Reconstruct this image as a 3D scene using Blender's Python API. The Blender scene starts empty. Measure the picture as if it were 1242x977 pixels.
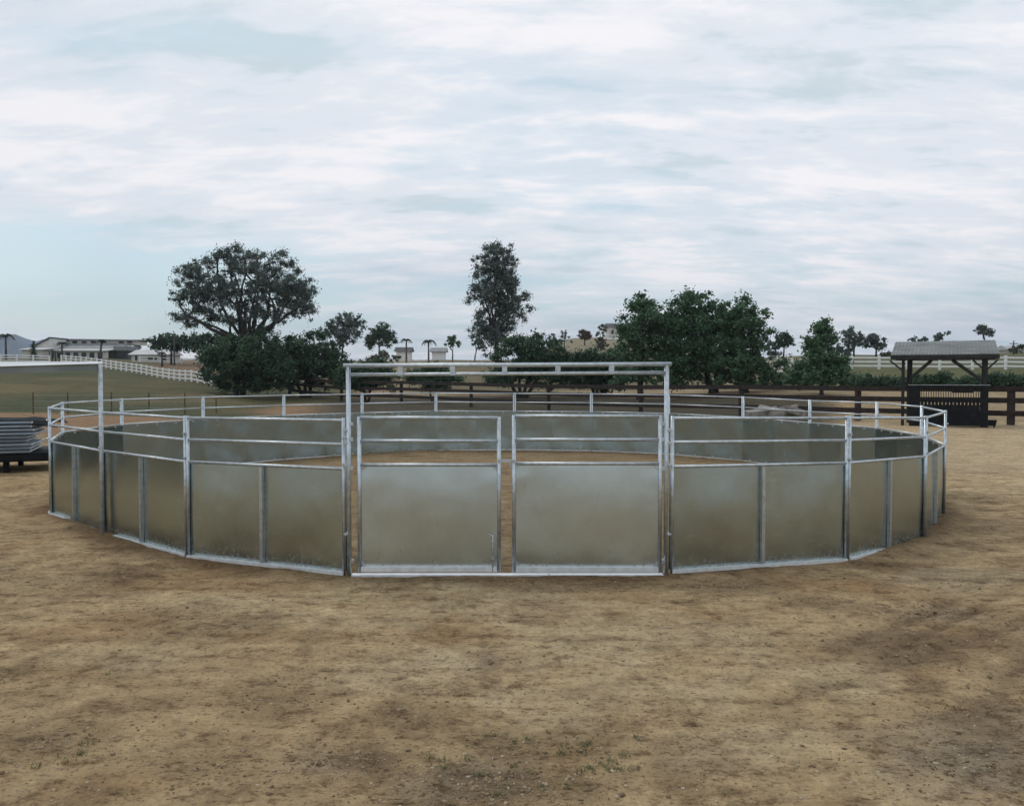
import bpy, math, random
import numpy as np
from mathutils import Vector, Matrix
random.seed(7)
RNG = np.random.default_rng(11)
sc = bpy.context.scene
COL = sc.collection
R_ = math.radians

# ------------------------------------------------------------------ camera
F = 988.66; EYE = 2.26; PITCH = -0.0284
cam_data = bpy.data.cameras.new('camera')
cam_data.sensor_width = 36.0
cam_data.lens = F / 1242 * 36.0
cam_data.clip_start = 0.05
cam_data.clip_end = 12000
cam = bpy.data.objects.new('camera', cam_data)
cam.location = (0, 0, EYE)
cam.rotation_euler = (math.pi / 2 + PITCH, 0, 0)
COL.objects.link(cam)
sc.camera = cam

# ------------------------------------------------------------------ world, sun, exposure
SUN_ELEV = R_(48); SUN_AZ = R_(-35)          # sun behind the overcast, ahead and to the left
sc.view_settings.view_transform = 'Standard'
sc.view_settings.look = 'None'
sc.view_settings.exposure = 0.0
sc.view_settings.gamma = 1.0
world = bpy.data.worlds.new('World'); sc.world = world
world.use_nodes = True
wn = world.node_tree; wn.nodes.clear()
def N(nt, t, **kw):
    n = nt.nodes.new(t)
    for k, v in kw.items():
        if k.startswith('i_'):
            key = k[2:]
            key = int(key) if key.isdigit() else key.replace('_', ' ')
            n.inputs[key].default_value = v
        else: setattr(n, k, v)
    return n
def lk(nt, a, b): nt.links.new(a, b)
def math_(nt, op, a, b=None, clamp=False):
    n = nt.nodes.new('ShaderNodeMath'); n.operation = op; n.use_clamp = clamp
    for i, v in enumerate((a, b)):
        if v is None: continue
        if isinstance(v, (int, float)): n.inputs[i].default_value = v
        else: nt.links.new(v, n.inputs[i])
    return n.outputs[0]
def ramp(nt, fac, pts, interp='EASE'):
    n = nt.nodes.new('ShaderNodeValToRGB'); n.color_ramp.interpolation = interp
    e = n.color_ramp.elements
    while len(e) < len(pts): e.new(0.5)
    for el, (p, c) in zip(e, pts):
        el.position = p; el.color = (*c, 1) if not isinstance(c, float) else (c, c, c, 1)
    nt.links.new(fac, n.inputs[0]); return n.outputs[0]
def mixc(nt, fac, a, b, mode='MIX'):
    n = nt.nodes.new('ShaderNodeMix'); n.data_type = 'RGBA'; n.blend_type = mode
    for s, v in ((n.inputs[0], fac), (n.inputs[6], a), (n.inputs[7], b)):
        if isinstance(v, (int, float)): s.default_value = v
        elif isinstance(v, tuple): s.default_value = (*v, 1)
        else: nt.links.new(v, s)
    return n.outputs[2]
sky = N(wn, 'ShaderNodeTexSky', sky_type='NISHITA', sun_disc=False, sun_elevation=SUN_ELEV,
        sun_rotation=SUN_AZ, air_density=1.0, dust_density=1.6, ozone_density=1.2)
tc = N(wn, 'ShaderNodeTexCoord')
sep = N(wn, 'ShaderNodeSeparateXYZ'); lk(wn, tc.outputs['Generated'], sep.inputs[0])
den = math_(wn, 'ADD', math_(wn, 'MAXIMUM', sep.outputs[2], 0.0), 0.20)
px_ = math_(wn, 'DIVIDE', sep.outputs[0], den); py_ = math_(wn, 'DIVIDE', sep.outputs[1], den)
cmb = N(wn, 'ShaderNodeCombineXYZ'); lk(wn, px_, cmb.inputs[0]); lk(wn, py_, cmb.inputs[1])
def cloud(scale, rot, sx, sy, off, detail, rough, dist):
    mp = N(wn, 'ShaderNodeMapping'); lk(wn, cmb.outputs[0], mp.inputs[0])
    mp.inputs['Rotation'].default_value = (0, 0, R_(rot)); mp.inputs['Scale'].default_value = (sx, sy, 1)
    mp.inputs['Location'].default_value = off
    n = N(wn, 'ShaderNodeTexNoise', noise_dimensions='3D'); lk(wn, mp.outputs[0], n.inputs['Vector'])
    n.inputs['Scale'].default_value = scale; n.inputs['Detail'].default_value = detail
    n.inputs['Roughness'].default_value = rough; n.inputs['Distortion'].default_value = dist
    return n.outputs['Fac']
c1 = cloud(1.4, 14, 0.7, 1.5, (3.1, 7.4, 0), 6, 0.55, 0.15)
c2 = cloud(4.0, 18, 0.7, 1.6, (1.2, 0.4, 3), 7, 0.6, 0.2)
c3 = cloud(2.2, 14, 0.7, 1.6, (8.0, 2.0, 9), 6, 0.58, 0.2)
cov = math_(wn, 'ADD', math_(wn, 'MULTIPLY', c1, 0.6), math_(wn, 'MULTIPLY', c2, 0.4))
# a thinner cloud deck low over the horizon ahead
low = ramp(wn, sep.outputs[2], [(0.0, 0.12), (0.05, 0.05), (0.10, -0.0), (0.17, 0.07), (0.3, 0.10)])
lowg = N(wn, 'ShaderNodeMapRange'); lk(wn, sep.outputs[2], lowg.inputs[0])
cov2 = math_(wn, 'ADD', cov, math_(wn, 'SUBTRACT', low, 0.0))
# left of view a clearer strip
side = math_(wn, 'MULTIPLY', math_(wn, 'MAXIMUM', math_(wn, 'ADD', math_(wn, 'MULTIPLY', sep.outputs[0], -1), -0.02), 0), 1.0, True)
band = ramp(wn, sep.outputs[2], [(0.02, 0.0), (0.075, 0.42), (0.12, 0.42), (0.2, 0.0)])
cov3 = math_(wn, 'SUBTRACT', cov2, math_(wn, 'MULTIPLY', math_(wn, 'MINIMUM', side, 0.35), band))
mask = ramp(wn, cov3, [(0.39, 0.05), (0.50, 0.7), (0.58, 1.0)])
shade = math_(wn, 'ADD', math_(wn, 'MULTIPLY', c3, 0.5), math_(wn, 'MULTIPLY', c2, 0.5))
ccol = ramp(wn, shade, [(0.38, (6.2, 7.2, 7.8)), (0.48, (7.9, 8.4, 9.1)), (0.60, (9.6, 9.5, 9.8))])
skyb = mixc(wn, 1.0, sky.outputs[0], (1.0, 1.12, 1.12), 'MULTIPLY')
veil = mixc(wn, 0.6, skyb, (6.6, 8.2, 8.9))
wcol0 = mixc(wn, mask, veil, ccol)
c4 = cloud(0.45, -20, 1, 1, (2.3, 5.1, 4), 2, 0.5, 0.0)
wcol = mixc(wn, 1.0, wcol0, ramp(wn, c4, [(0.36, (.80, .84, .88)), (0.52, (1.0, 1.0, 1.0)), (0.7, (1.04, 1.03, 1.03))]), 'MULTIPLY')
bg = N(wn, 'ShaderNodeBackground'); bg.inputs['Strength'].default_value = 0.1
lk(wn, wcol, bg.inputs['Color'])
wo = N(wn, 'ShaderNodeOutputWorld'); lk(wn, bg.outputs[0], wo.inputs[0])

sun_d = bpy.data.lights.new('sun', 'SUN'); sun_d.energy = 0.7; sun_d.angle = R_(25); sun_d.color = (1, 0.98, 0.92)
sun = bpy.data.objects.new('sun', sun_d); COL.objects.link(sun)
sd = Vector((math.sin(SUN_AZ) * math.cos(SUN_ELEV), math.cos(SUN_AZ) * math.cos(SUN_ELEV), math.sin(SUN_ELEV)))
sun.rotation_euler = sd.to_track_quat('Z', 'Y').to_euler(); sun.location = (0, 0, 60)

# ------------------------------------------------------------------ helpers
def at(px, py, Y):
    """point seen at photo pixel (px,py) at forward distance Y"""
    u = (px - 621) / F; v = (488.5 - py) / F
    d = (u, math.cos(PITCH) - v * math.sin(PITCH), math.sin(PITCH) + v * math.cos(PITCH))
    k = Y / d[1]
    return Vector((d[0] * k, Y, EYE + d[2] * k))
def px2x(px, Y): return (px - 621) / F * Y

class MB:
    def __init__(s): s.v = []; s.f = []
    def add(s, vs, fs):
        o = len(s.v); s.v += [tuple(v) for v in vs]; s.f += [tuple(i + o for i in f) for f in fs]
    def box(s, lo, hi):
        x0, y0, z0 = lo; x1, y1, z1 = hi
        s.add([(x0,y0,z0),(x1,y0,z0),(x1,y1,z0),(x0,y1,z0),(x0,y0,z1),(x1,y0,z1),(x1,y1,z1),(x0,y1,z1)],
              [(0,3,2,1),(4,5,6,7),(0,1,5,4),(1,2,6,5),(2,3,7,6),(3,0,4,7)])
    def bar(s, a, b, w, h, up=(0,0,1)):
        a, b = Vector(a), Vector(b); d = (b - a)
        if d.length < 1e-6: return
        d.normalize(); up = Vector(up)
        if abs(d.dot(up)) > .98: up = Vector((0,1,0))
        x = d.cross(up).normalized(); y = x.cross(d).normalized()
        vs = []
        for p in (a, b):
            for sx, sy in ((-1,-1),(1,-1),(1,1),(-1,1)): vs.append(p + x*sx*w/2 + y*sy*h/2)
        s.add(vs, [(0,1,2,3),(7,6,5,4),(0,4,5,1),(1,5,6,2),(2,6,7,3),(3,7,4,0)])
    def tube(s, pts, rad, n=8, cap=True):
        pts = [Vector(p) for p in pts]
        if isinstance(rad, (int, float)): rad = [rad] * len(pts)
        vs = []; prev = None
        for i, p in enumerate(pts):
            d = (pts[min(i+1, len(pts)-1)] - pts[max(i-1, 0)])
            d = d.normalized() if d.length > 1e-9 else Vector((0,0,1))
            if prev is None: x = d.orthogonal().normalized()
            else:
                x = prev - d * prev.dot(d); x = x.normalized() if x.length > 1e-6 else d.orthogonal().normalized()
            prev = x; y = d.cross(x)
            for k in range(n):
                a = 2*math.pi*k/n; vs.append(p + (x*math.cos(a) + y*math.sin(a)) * rad[i])
        fs = []
        for i in range(len(pts)-1):
            for k in range(n):
                k2 = (k+1) % n; fs.append((i*n+k, i*n+k2, (i+1)*n+k2, (i+1)*n+k))
        if cap: fs.append(tuple(range(n-1, -1, -1))); fs.append(tuple((len(pts)-1)*n + k for k in range(n)))
        s.add(vs, fs)
    def mesh(s, name, m, smooth=False):
        me = bpy.data.meshes.new(name); me.from_pydata(s.v, [], s.f); me.materials.append(m)
        if smooth: me.polygons.foreach_set('use_smooth', [len(f) == 4 for f in s.f])
        me.update(); return me
    def build(s, name, m, parent=None, smooth=False, loc=None):
        return link(name, s.mesh(name, m, smooth), parent, loc)
def link(name, me, parent=None, loc=None):
    o = bpy.data.objects.new(name, me); COL.objects.link(o)
    if parent is not None: o.parent = parent
    if loc is not None: o.location = loc
    return o
def empty(name, loc, rz=0.0, label=None, cat=None, group=None):
    o = bpy.data.objects.new(name, None); COL.objects.link(o); o.empty_display_size = 0.3
    o.location = loc; o.rotation_euler = (0, 0, rz); tag(o, label, cat, group); return o
def tag(o, label=None, cat=None, group=None, kind=None):
    if label: o['label'] = label
    if cat: o['category'] = cat
    if group: o['group'] = group
    if kind: o['kind'] = kind
    return o
def fast_mesh(name, verts, faces, m, attr=None, smooth=False):
    """verts (n,3), faces (k,4|3) numpy"""
    me = bpy.data.meshes.new(name); n = len(verts); k, q = faces.shape
    me.vertices.add(n); me.vertices.foreach_set('co', verts.astype(np.float32).ravel())
    me.loops.add(k*q); me.loops.foreach_set('vertex_index', faces.astype(np.int32).ravel())
    me.polygons.add(k); me.polygons.foreach_set('loop_start', np.arange(0, k*q, q, dtype=np.int32))
    me.polygons.foreach_set('loop_total', np.full(k, q, dtype=np.int32))
    if smooth: me.polygons.foreach_set('use_smooth', np.ones(k, dtype=bool))
    me.update(calc_edges=True)
    if attr is not None:
        for nm, a in attr.items():
            if a.ndim == 1:
                t = me.attributes.new(nm, 'FLOAT', 'POINT'); t.data.foreach_set('value', a.astype(np.float32))
            else:
                t = me.attributes.new(nm, 'FLOAT_COLOR', 'POINT')
                t.data.foreach_set('color', np.concatenate([a, np.ones((n,1))], 1).astype(np.float32).ravel())
    me.materials.append(m); return me

# numpy value-noise
_P = RNG.random((256, 256))
def vnoise(x, y):
    xi = np.floor(x).astype(int); yi = np.floor(y).astype(int); fx = x - xi; fy = y - yi
    fx = fx*fx*(3-2*fx); fy = fy*fy*(3-2*fy)
    a = _P[xi & 255, yi & 255]; b = _P[(xi+1) & 255, yi & 255]; c = _P[xi & 255, (yi+1) & 255]; d = _P[(xi+1) & 255, (yi+1) & 255]
    return (a*(1-fx)+b*fx)*(1-fy) + (c*(1-fx)+d*fx)*fy
def fbm(x, y, s, o=4, g=0.5):
    t = 0; a = 1; n = 0
    for i in range(o):
        t = t + a*vnoise(x/s*2**i + 17.3*i + 5.1, y/s*2**i + 9.7*i + 31.7); n += a; a *= g
    return t/n - 0.5
def sst(a, b, x):
    t = np.clip((x-a)/(b-a), 0, 1); return t*t*(3-2*t)

# ------------------------------------------------------------------ materials
def material(name, col, rough=0.8, metal=0.0, var=0.15, scale=3.0, bump=0.0, bscale=20.0, stretch=(1,1,1), coord='pos', spec=0.5, var2=None, detail=4):
    m = bpy.data.materials.new(name); m.use_nodes = True; nt = m.node_tree
    b = nt.nodes['Principled BSDF']; b.inputs['Roughness'].default_value = rough; b.inputs['Metallic'].default_value = metal
    b.inputs['Specular IOR Level'].default_value = spec
    if coord == 'pos': src = N(nt, 'ShaderNodeNewGeometry').outputs['Position']
    else: src = N(nt, 'ShaderNodeTexCoord').outputs['Object']
    mp = N(nt, 'ShaderNodeMapping'); lk(nt, src, mp.inputs[0]); mp.inputs['Scale'].default_value = stretch
    n = N(nt, 'ShaderNodeTexNoise'); lk(nt, mp.outputs[0], n.inputs['Vector'])
    n.inputs['Scale'].default_value = scale; n.inputs['Detail'].default_value = detail
    lo = tuple(max(0, c*(1-var)) for c in col); hi = tuple(min(1, c*(1+var)) for c in col)
    if var2: hi = var2
    c = ramp(nt, n.outputs['Fac'], [(0.3, lo), (0.7, hi)])
    lk(nt, c, b.inputs['Base Color'])
    if bump > 0:
        n2 = N(nt, 'ShaderNodeTexNoise'); lk(nt, mp.outputs[0], n2.inputs['Vector']); n2.inputs['Scale'].default_value = bscale
        bp = N(nt, 'ShaderNodeBump'); bp.inputs['Strength'].default_value = 1; bp.inputs['Distance'].default_value = bump
        lk(nt, n2.outputs['Fac'], bp.inputs['Height']); lk(nt, bp.outputs[0], b.inputs['Normal'])
    m.diffuse_color = (*col, 1); return m
M = {}
M['galv'] = material('galvanised_tube', (0.52, 0.57, 0.60), 0.34, 0.85, 0.14, 14, 0.0006, 60)
M['bright'] = material('zinc_rail_sky_lit', (0.74, 0.77, 0.78), 0.45, 0.35, 0.1, 12)  # bottom rails: sky light on their top face put into paler zinc
M['galv_old'] = material('weathered_galvanised_tube', (0.50, 0.54, 0.56), 0.5, 0.6, 0.2, 10)
def sheet_mat(name, base, rough, warp):
    m = bpy.data.materials.new(name); m.use_nodes = True; nt = m.node_tree; b = nt.nodes['Principled BSDF']
    b.inputs['Metallic'].default_value = 1.0
    pos = N(nt, 'ShaderNodeNewGeometry').outputs['Position']
    n1 = N(nt, 'ShaderNodeTexNoise'); lk(nt, pos, n1.inputs['Vector']); n1.inputs['Scale'].default_value = 1.6; n1.inputs['Detail'].default_value = 3
    n2 = N(nt, 'ShaderNodeTexVoronoi'); lk(nt, pos, n2.inputs['Vector']); n2.inputs['Scale'].default_value = 55
    n3 = N(nt, 'ShaderNodeTexNoise'); lk(nt, pos, n3.inputs['Vector']); n3.inputs['Scale'].default_value = 5; n3.inputs['Detail'].default_value = 6
    v = math_(nt, 'ADD', math_(nt, 'MULTIPLY', n1.outputs['Fac'], 0.55), math_(nt, 'MULTIPLY', n3.outputs['Fac'], 0.45))
    c = ramp(nt, v, [(0.34, tuple(x*0.93 for x in base)), (0.5, base), (0.68, tuple(min(1, x*1.07) for x in base))])
    sp = N(nt, 'ShaderNodeSeparateColor'); lk(nt, n2.outputs['Color'], sp.inputs[0])
    c = mixc(nt, math_(nt, 'MULTIPLY', sp.outputs[0], 0.07), c, (0.9, 0.93, 0.95))
    # dusty smears wiped on the zinc
    n5 = N(nt, 'ShaderNodeTexNoise'); mp5 = N(nt, 'ShaderNodeMapping'); lk(nt, pos, mp5.inputs[0]); mp5.inputs['Scale'].default_value = (1, 1, 0.45)
    lk(nt, mp5.outputs[0], n5.inputs['Vector']); n5.inputs['Scale'].default_value = 2.4; n5.inputs['Detail'].default_value = 7; n5.inputs['Roughness'].default_value = 0.62
    sm = ramp(nt, n5.outputs['Fac'], [(0.60, 0.0), (0.76, 0.30)])
    c = mixc(nt, sm, c, (0.62, 0.64, 0.62))
    def streak(scale, st, lo, hi, amt, col):
        mp = N(nt, 'ShaderNodeMapping'); lk(nt, pos, mp.inputs[0]); mp.inputs['Scale'].default_value = st; mp.inputs['Rotation'].default_value = (0, .2, .1)
        n = N(nt, 'ShaderNodeTexNoise'); lk(nt, mp.outputs[0], n.inputs['Vector']); n.inputs['Scale'].default_value = scale; n.inputs['Detail'].default_value = 5; n.inputs['Roughness'].default_value = .7
        return mixc(nt, ramp(nt, n.outputs['Fac'], [(lo, 0.0), (hi, amt)]), c, col)
    c = streak(3.0, (1, 1, 5), .60, .72, .35, (.72, .74, .74))
    c = streak(9.0, (2, 2, .35), .62, .74, .25, (.25, .26, .25))
    # splashed mud low on the sheet
    sz = N(nt, 'ShaderNodeSeparateXYZ'); lk(nt, pos, sz.inputs[0])
    n8 = N(nt, 'ShaderNodeTexNoise'); lk(nt, pos, n8.inputs['Vector']); n8.inputs['Scale'].default_value = 22; n8.inputs['Detail'].default_value = 6
    hgt = ramp(nt, math_(nt, 'MULTIPLY', sz.outputs[2], 1.6), [(0.0, 0.85), (0.35, 0.25), (0.8, 0.0)])
    mud = ramp(nt, math_(nt, 'ADD', math_(nt, 'MULTIPLY', hgt, .30), n8.outputs['Fac']), [(0.70, 0.0), (0.82, 0.4)])
    c = mixc(nt, mud, c, (0.15, 0.105, 0.062))
    lk(nt, math_(nt, 'SUBTRACT', 1.0, mud), b.inputs['Metallic'])
    lk(nt, c, b.inputs['Base Color'])
    lk(nt, math_(nt, 'ADD', math_(nt, 'MULTIPLY', n3.outputs['Fac'], 0.10), rough - 0.05), b.inputs['Roughness'])
    n4 = N(nt, 'ShaderNodeTexNoise'); lk(nt, pos, n4.inputs['Vector']); n4.inputs['Scale'].default_value = 1.7; n4.inputs['Detail'].default_value = 1
    bp = N(nt, 'ShaderNodeBump'); bp.inputs['Distance'].default_value = warp*2
    lk(nt, n4.outputs['Fac'], bp.inputs['Height']); lk(nt, bp.outputs[0], b.inputs['Normal'])
    m.diffuse_color = (*base, 1); return m
M['sheet'] = sheet_mat('galvanised_sheet', (0.40, 0.47, 0.465), 0.25, 0.005)
M['gate_sheet'] = sheet_mat('gate_galvanised_sheet', (0.52, 0.585, 0.58), 0.31, 0.006)  # paler base colour than the pen panel sheet
M['zinc_mark'] = material('zinc_weld_mark', (0.36, 0.385, 0.38), 0.7, 0.2, 0.1, 9)
M['white'] = material('white_fence_paint', (0.80, 0.80, 0.78), 0.6, 0, 0.06, 4)
M['brown'] = material('dark_brown_board', (0.030, 0.020, 0.017), 0.8, 0, 0.4, 5, 0.002, 25)
M['black'] = material('black_painted_steel', (0.010, 0.012, 0.015), 0.75, 0, 0.3, 5, spec=.2)
M['darkwood'] = material('dark_timber', (0.017, 0.017, 0.019), 0.8, 0, 0.35, 6, 0.003, 20)
M['roofmetal'] = material('weathered_metal_roofing', (0.20, 0.21, 0.20), 0.65, 0.2, 0.22, 1.2, stretch=(1,1,1))
M['bark'] = material('dark_bark', (0.030, 0.027, 0.026), 0.9, 0, 0.4, 6, 0.02, 14)
M['barkpale'] = material('grey_bark', (0.075, 0.07, 0.066), 0.9, 0, 0.4, 4, 0.02, 14)
M['wallwhite'] = material('off_white_wall', (0.58, 0.57, 0.53), 0.8, 0, 0.1, 0.8)
M['walltan'] = material('beige_wall', (0.52, 0.50, 0.46), 0.8, 0, 0.1, 0.8)
M['greyroof'] = material('grey_roof', (0.22, 0.23, 0.24), 0.7, 0, 0.15, 1.0)
M['paleroof'] = material('pale_metal_roof', (0.42, 0.42, 0.42), 0.6, 0, 0.12, 1.0)
M['darkroof'] = material('charcoal_roof', (0.06, 0.065, 0.07), 0.8, 0, 0.15, 1.0)
M['dark'] = material('dark_glass_and_shade', (0.02, 0.022, 0.025), 0.3, 0, 0.2, 1.0)  # window glass, and the shade painted into building openings
M['rust'] = material('rusty_post', (0.09, 0.055, 0.04), 0.85, 0, 0.3, 9)
M['rock'] = material('pale_stone', (0.38, 0.31, 0.22), 0.95, 0, 0.35, 9, coord='pos', spec=.1)
M['concrete'] = material('broken_concrete', (0.21, 0.20, 0.18), 0.9, 0, 0.3, 3)
M['mount'] = material('haze_blue_mountain', (0.04, 0.07, 0.12), 1.0, 0, 0.25, 0.01)  # distance haze painted in as a blue base colour
def leaf_mat(name, a, b_, rough=0.6):
    m = bpy.data.materials.new(name); m.use_nodes = True; nt = m.node_tree; b = nt.nodes['Principled BSDF']
    at_ = N(nt, 'ShaderNodeAttribute', attribute_name='v')
    c = ramp(nt, at_.outputs['Fac'], [(0.0, a), (1.0, b_)], 'LINEAR')
    lk(nt, c, b.inputs['Base Color']); b.inputs['Roughness'].default_value = rough
    b.inputs['Specular IOR Level'].default_value = 0.25
    tr = N(nt, 'ShaderNodeBsdfTranslucent'); lk(nt, c, tr.inputs['Color'])
    mx = N(nt, 'ShaderNodeMixShader'); mx.inputs[0].default_value = 0.25
    lk(nt, b.outputs[0], mx.inputs[1]); lk(nt, tr.outputs[0], mx.inputs[2])
    out = [n for n in nt.nodes if n.type == 'OUTPUT_MATERIAL'][0]; lk(nt, mx.outputs[0], out.inputs['Surface'])
    m.diffuse_color = (*b_, 1); return m
M['leaf_dark'] = leaf_mat('dark_green_leaves', (0.032, 0.062, 0.042), (0.092, 0.160, 0.090))
M['leaf_mid'] = leaf_mat('green_leaves', (0.046, 0.095, 0.058), (0.135, 0.235, 0.125))
M['leaf_euc'] = leaf_mat('grey_green_leaves', (0.078, 0.108, 0.100), (0.190, 0.235, 0.205))
M['leaf_rust'] = leaf_mat('russet_leaves', (0.09, 0.055, 0.04), (0.18, 0.11, 0.07))
M['leaf_olive'] = leaf_mat('olive_leaves', (0.07, 0.075, 0.045), (0.15, 0.15, 0.09))
M['leaf_palm'] = leaf_mat('palm_leaves', (0.035, 0.055, 0.04), (0.09, 0.12, 0.08))

# ------------------------------------------------------------------ terrain
# per bearing (photo column at which it is seen): (forward distance, height)
def zz(py, Y): return at(621, py, Y)[2]
COLS = [
 (-500, [(46,0),(135,5.0),(200,7.6),(260,9.0)]),
 (0,    [(50,0),(90,zz(461,90)),(135,zz(439.5,135)),(200,zz(433,200)),(260,9.0)]),
 (75,   [(50,0),(90,zz(462,90)),(140,zz(440,140)),(200,zz(433,200)),(260,9.0)]),
 (240,  [(52,0),(91,zz(465,91)),(150,zz(446,150)),(200,zz(437.5,200)),(260,8.6)]),
 (330,  [(58,0),(75,.3),(100,zz(465,100)),(150,zz(447,150)),(200,zz(438,200)),(260,8.3)]),
 (500,  [(60,.1),(75,.35),(100,zz(468,100)),(160,zz(445,160)),(200,zz(437,200)),(260,8.3)]),
 (620,  [(58,0),(85,zz(473,85)),(110,zz(465,110)),(160,zz(448,160)),(200,zz(437.5,200)),(260,8.8)]),
 (700,  [(58,0),(85,zz(473,85)),(110,zz(464,110)),(160,zz(448,160)),(200,zz(433,200)),(260,zz(417,260)),(320,zz(408,320)),(420,16)]),
 (780,  [(55,0),(85,zz(473,85)),(110,zz(464,110)),(160,zz(447,160)),(200,zz(430,200)),(260,zz(414,260)),(320,zz(407,320)),(420,16)]),
 (900,  [(50,0),(72,zz(473,72)),(100,zz(458,100)),(150,zz(444,150)),(200,zz(436,200)),(260,9.5)]),
 (1000, [(47,0),(68,zz(472,68)),(86,zz(447,86)),(110,zz(439,110)),(150,zz(433,150)),(200,zz(430,200)),(260,9.3)]),
 (1242, [(42,0),(64,zz(472,64)),(82,zz(447,82)),(110,zz(438,110)),(150,zz(431,150)),(200,zz(428,200)),(260,10)]),
 (1700, [(42,0),(64,1.3),(82,3.3),(110,4.8),(150,6.7),(200,8.5),(260,10)]),
]
CB = np.array([(c[0]-621)/F for c in COLS])
PEN = [(1.844, 9.47, 0.003), (4.239, 10.246, -0.032), (6.048, 11.888, -0.104), (7.412, 13.917, -0.099), (8.169, 16.238, -0.089), (8.361, 18.66, -0.083), (7.695, 21.039, -0.093), (6.567, 23.155, -0.048), (4.768, 24.808, -0.012), (2.514, 25.806, 0.002), (0.079, 26.096, 0.01), (-2.398, 25.662, 0.03), (-4.517, 24.538, 0.018), (-6.424, 22.929, 0.01), (-7.938, 20.929, 0.002), (-8.914, 18.593, -0.004), (-8.892, 16.102, -0.015), (-7.862, 13.831, -0.033), (-6.093, 12.071, -0.036), (-4.206, 10.501, -0.042), (-1.94, 9.47, -0.021)]
GZ = [-.012,-.045,-.02,-.035,-.06,-.075,-.08,-.045,-.015,0,0,.02,.01,0,-.005,-.01,-.02,-.02,.015,-.05,-.03]
_pa = np.array([math.atan2(p[1]-17.7, p[0]+.1) for p in PEN]); _pr = np.array([math.hypot(p[1]-17.7, p[0]+.1) for p in PEN]); _o = np.argsort(_pa)
def pen_dr(X, Y):
    a = np.arctan2(Y-17.7, X+.1); ap = np.concatenate([_pa[_o]-2*np.pi, _pa[_o], _pa[_o]+2*np.pi]); rp = np.tile(_pr[_o], 3)
    i = np.clip(np.searchsorted(ap, a)-1, 0, len(ap)-2); a0, a1, r0, r1 = ap[i], ap[i+1], rp[i], rp[i+1]
    # straight chord between the two posts
    rc = r0*r1*np.sin(a1-a0)/np.maximum(r0*np.sin(a-a0)+r1*np.sin(a1-a), 1e-6)
    return np.hypot(X+.1, Y-17.7) - rc
def tracks(X, Y):
    out = []
    wob = fbm(X, Y, 2.5, 2)*.5
    for x0, y0, sl, w in ((3.9,7.8,1.06,.12),(5.6,7.8,1.06,.12),(4.3,7.8,1.02,.08),(0.9,5.0,1.5,.10),(2.7,4.9,1.5,.10),(7.5,9.0,.75,.12)):
        d = (X - (x0+(Y-y0)*sl) + wob)/math.sqrt(1+sl*sl)
        fade = sst(4.0, 5.5, Y)*(1-sst(13, 19, Y))*(.35+.65*sst(-.12, .12, fbm(X+3, Y, 1.7, 2)))*sst(1.2, 2.4, X+ (0 if sl > 1.4 else -.8))
        out.append((np.exp(-(d/w)**2)*fade, 1.0))
    return out
def hoof(X, Y, cs=.42):
    z = 0; ci = np.floor(X/cs); cj = np.floor(Y/cs)
    for di in (-1, 0, 1):
        for dj in (-1, 0, 1):
            a = (ci+di).astype(int); b = (cj+dj).astype(int)
            h1 = _P[(a*37+b*11) & 255, (b*53+a*7) & 255]; h2 = _P[(a*17+b*29+91) & 255, (b*13+a*3+41) & 255]; h3 = _P[(a*5+b*3+7) & 255, (b*19+a*23+3) & 255]
            dx = X-(a+.15+.7*h1)*cs; dy = Y-(b+.15+.7*h2)*cs; r = np.hypot(dx*(1+.3*(h3-.5)), dy)/(.05+.05*h3)
            z = z + (h3 > .35)*(-.017*np.exp(-r**2*1.2) + .006*np.exp(-((r-1.5)/.45)**2))*(.4+.8*h2)
    return z
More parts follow.
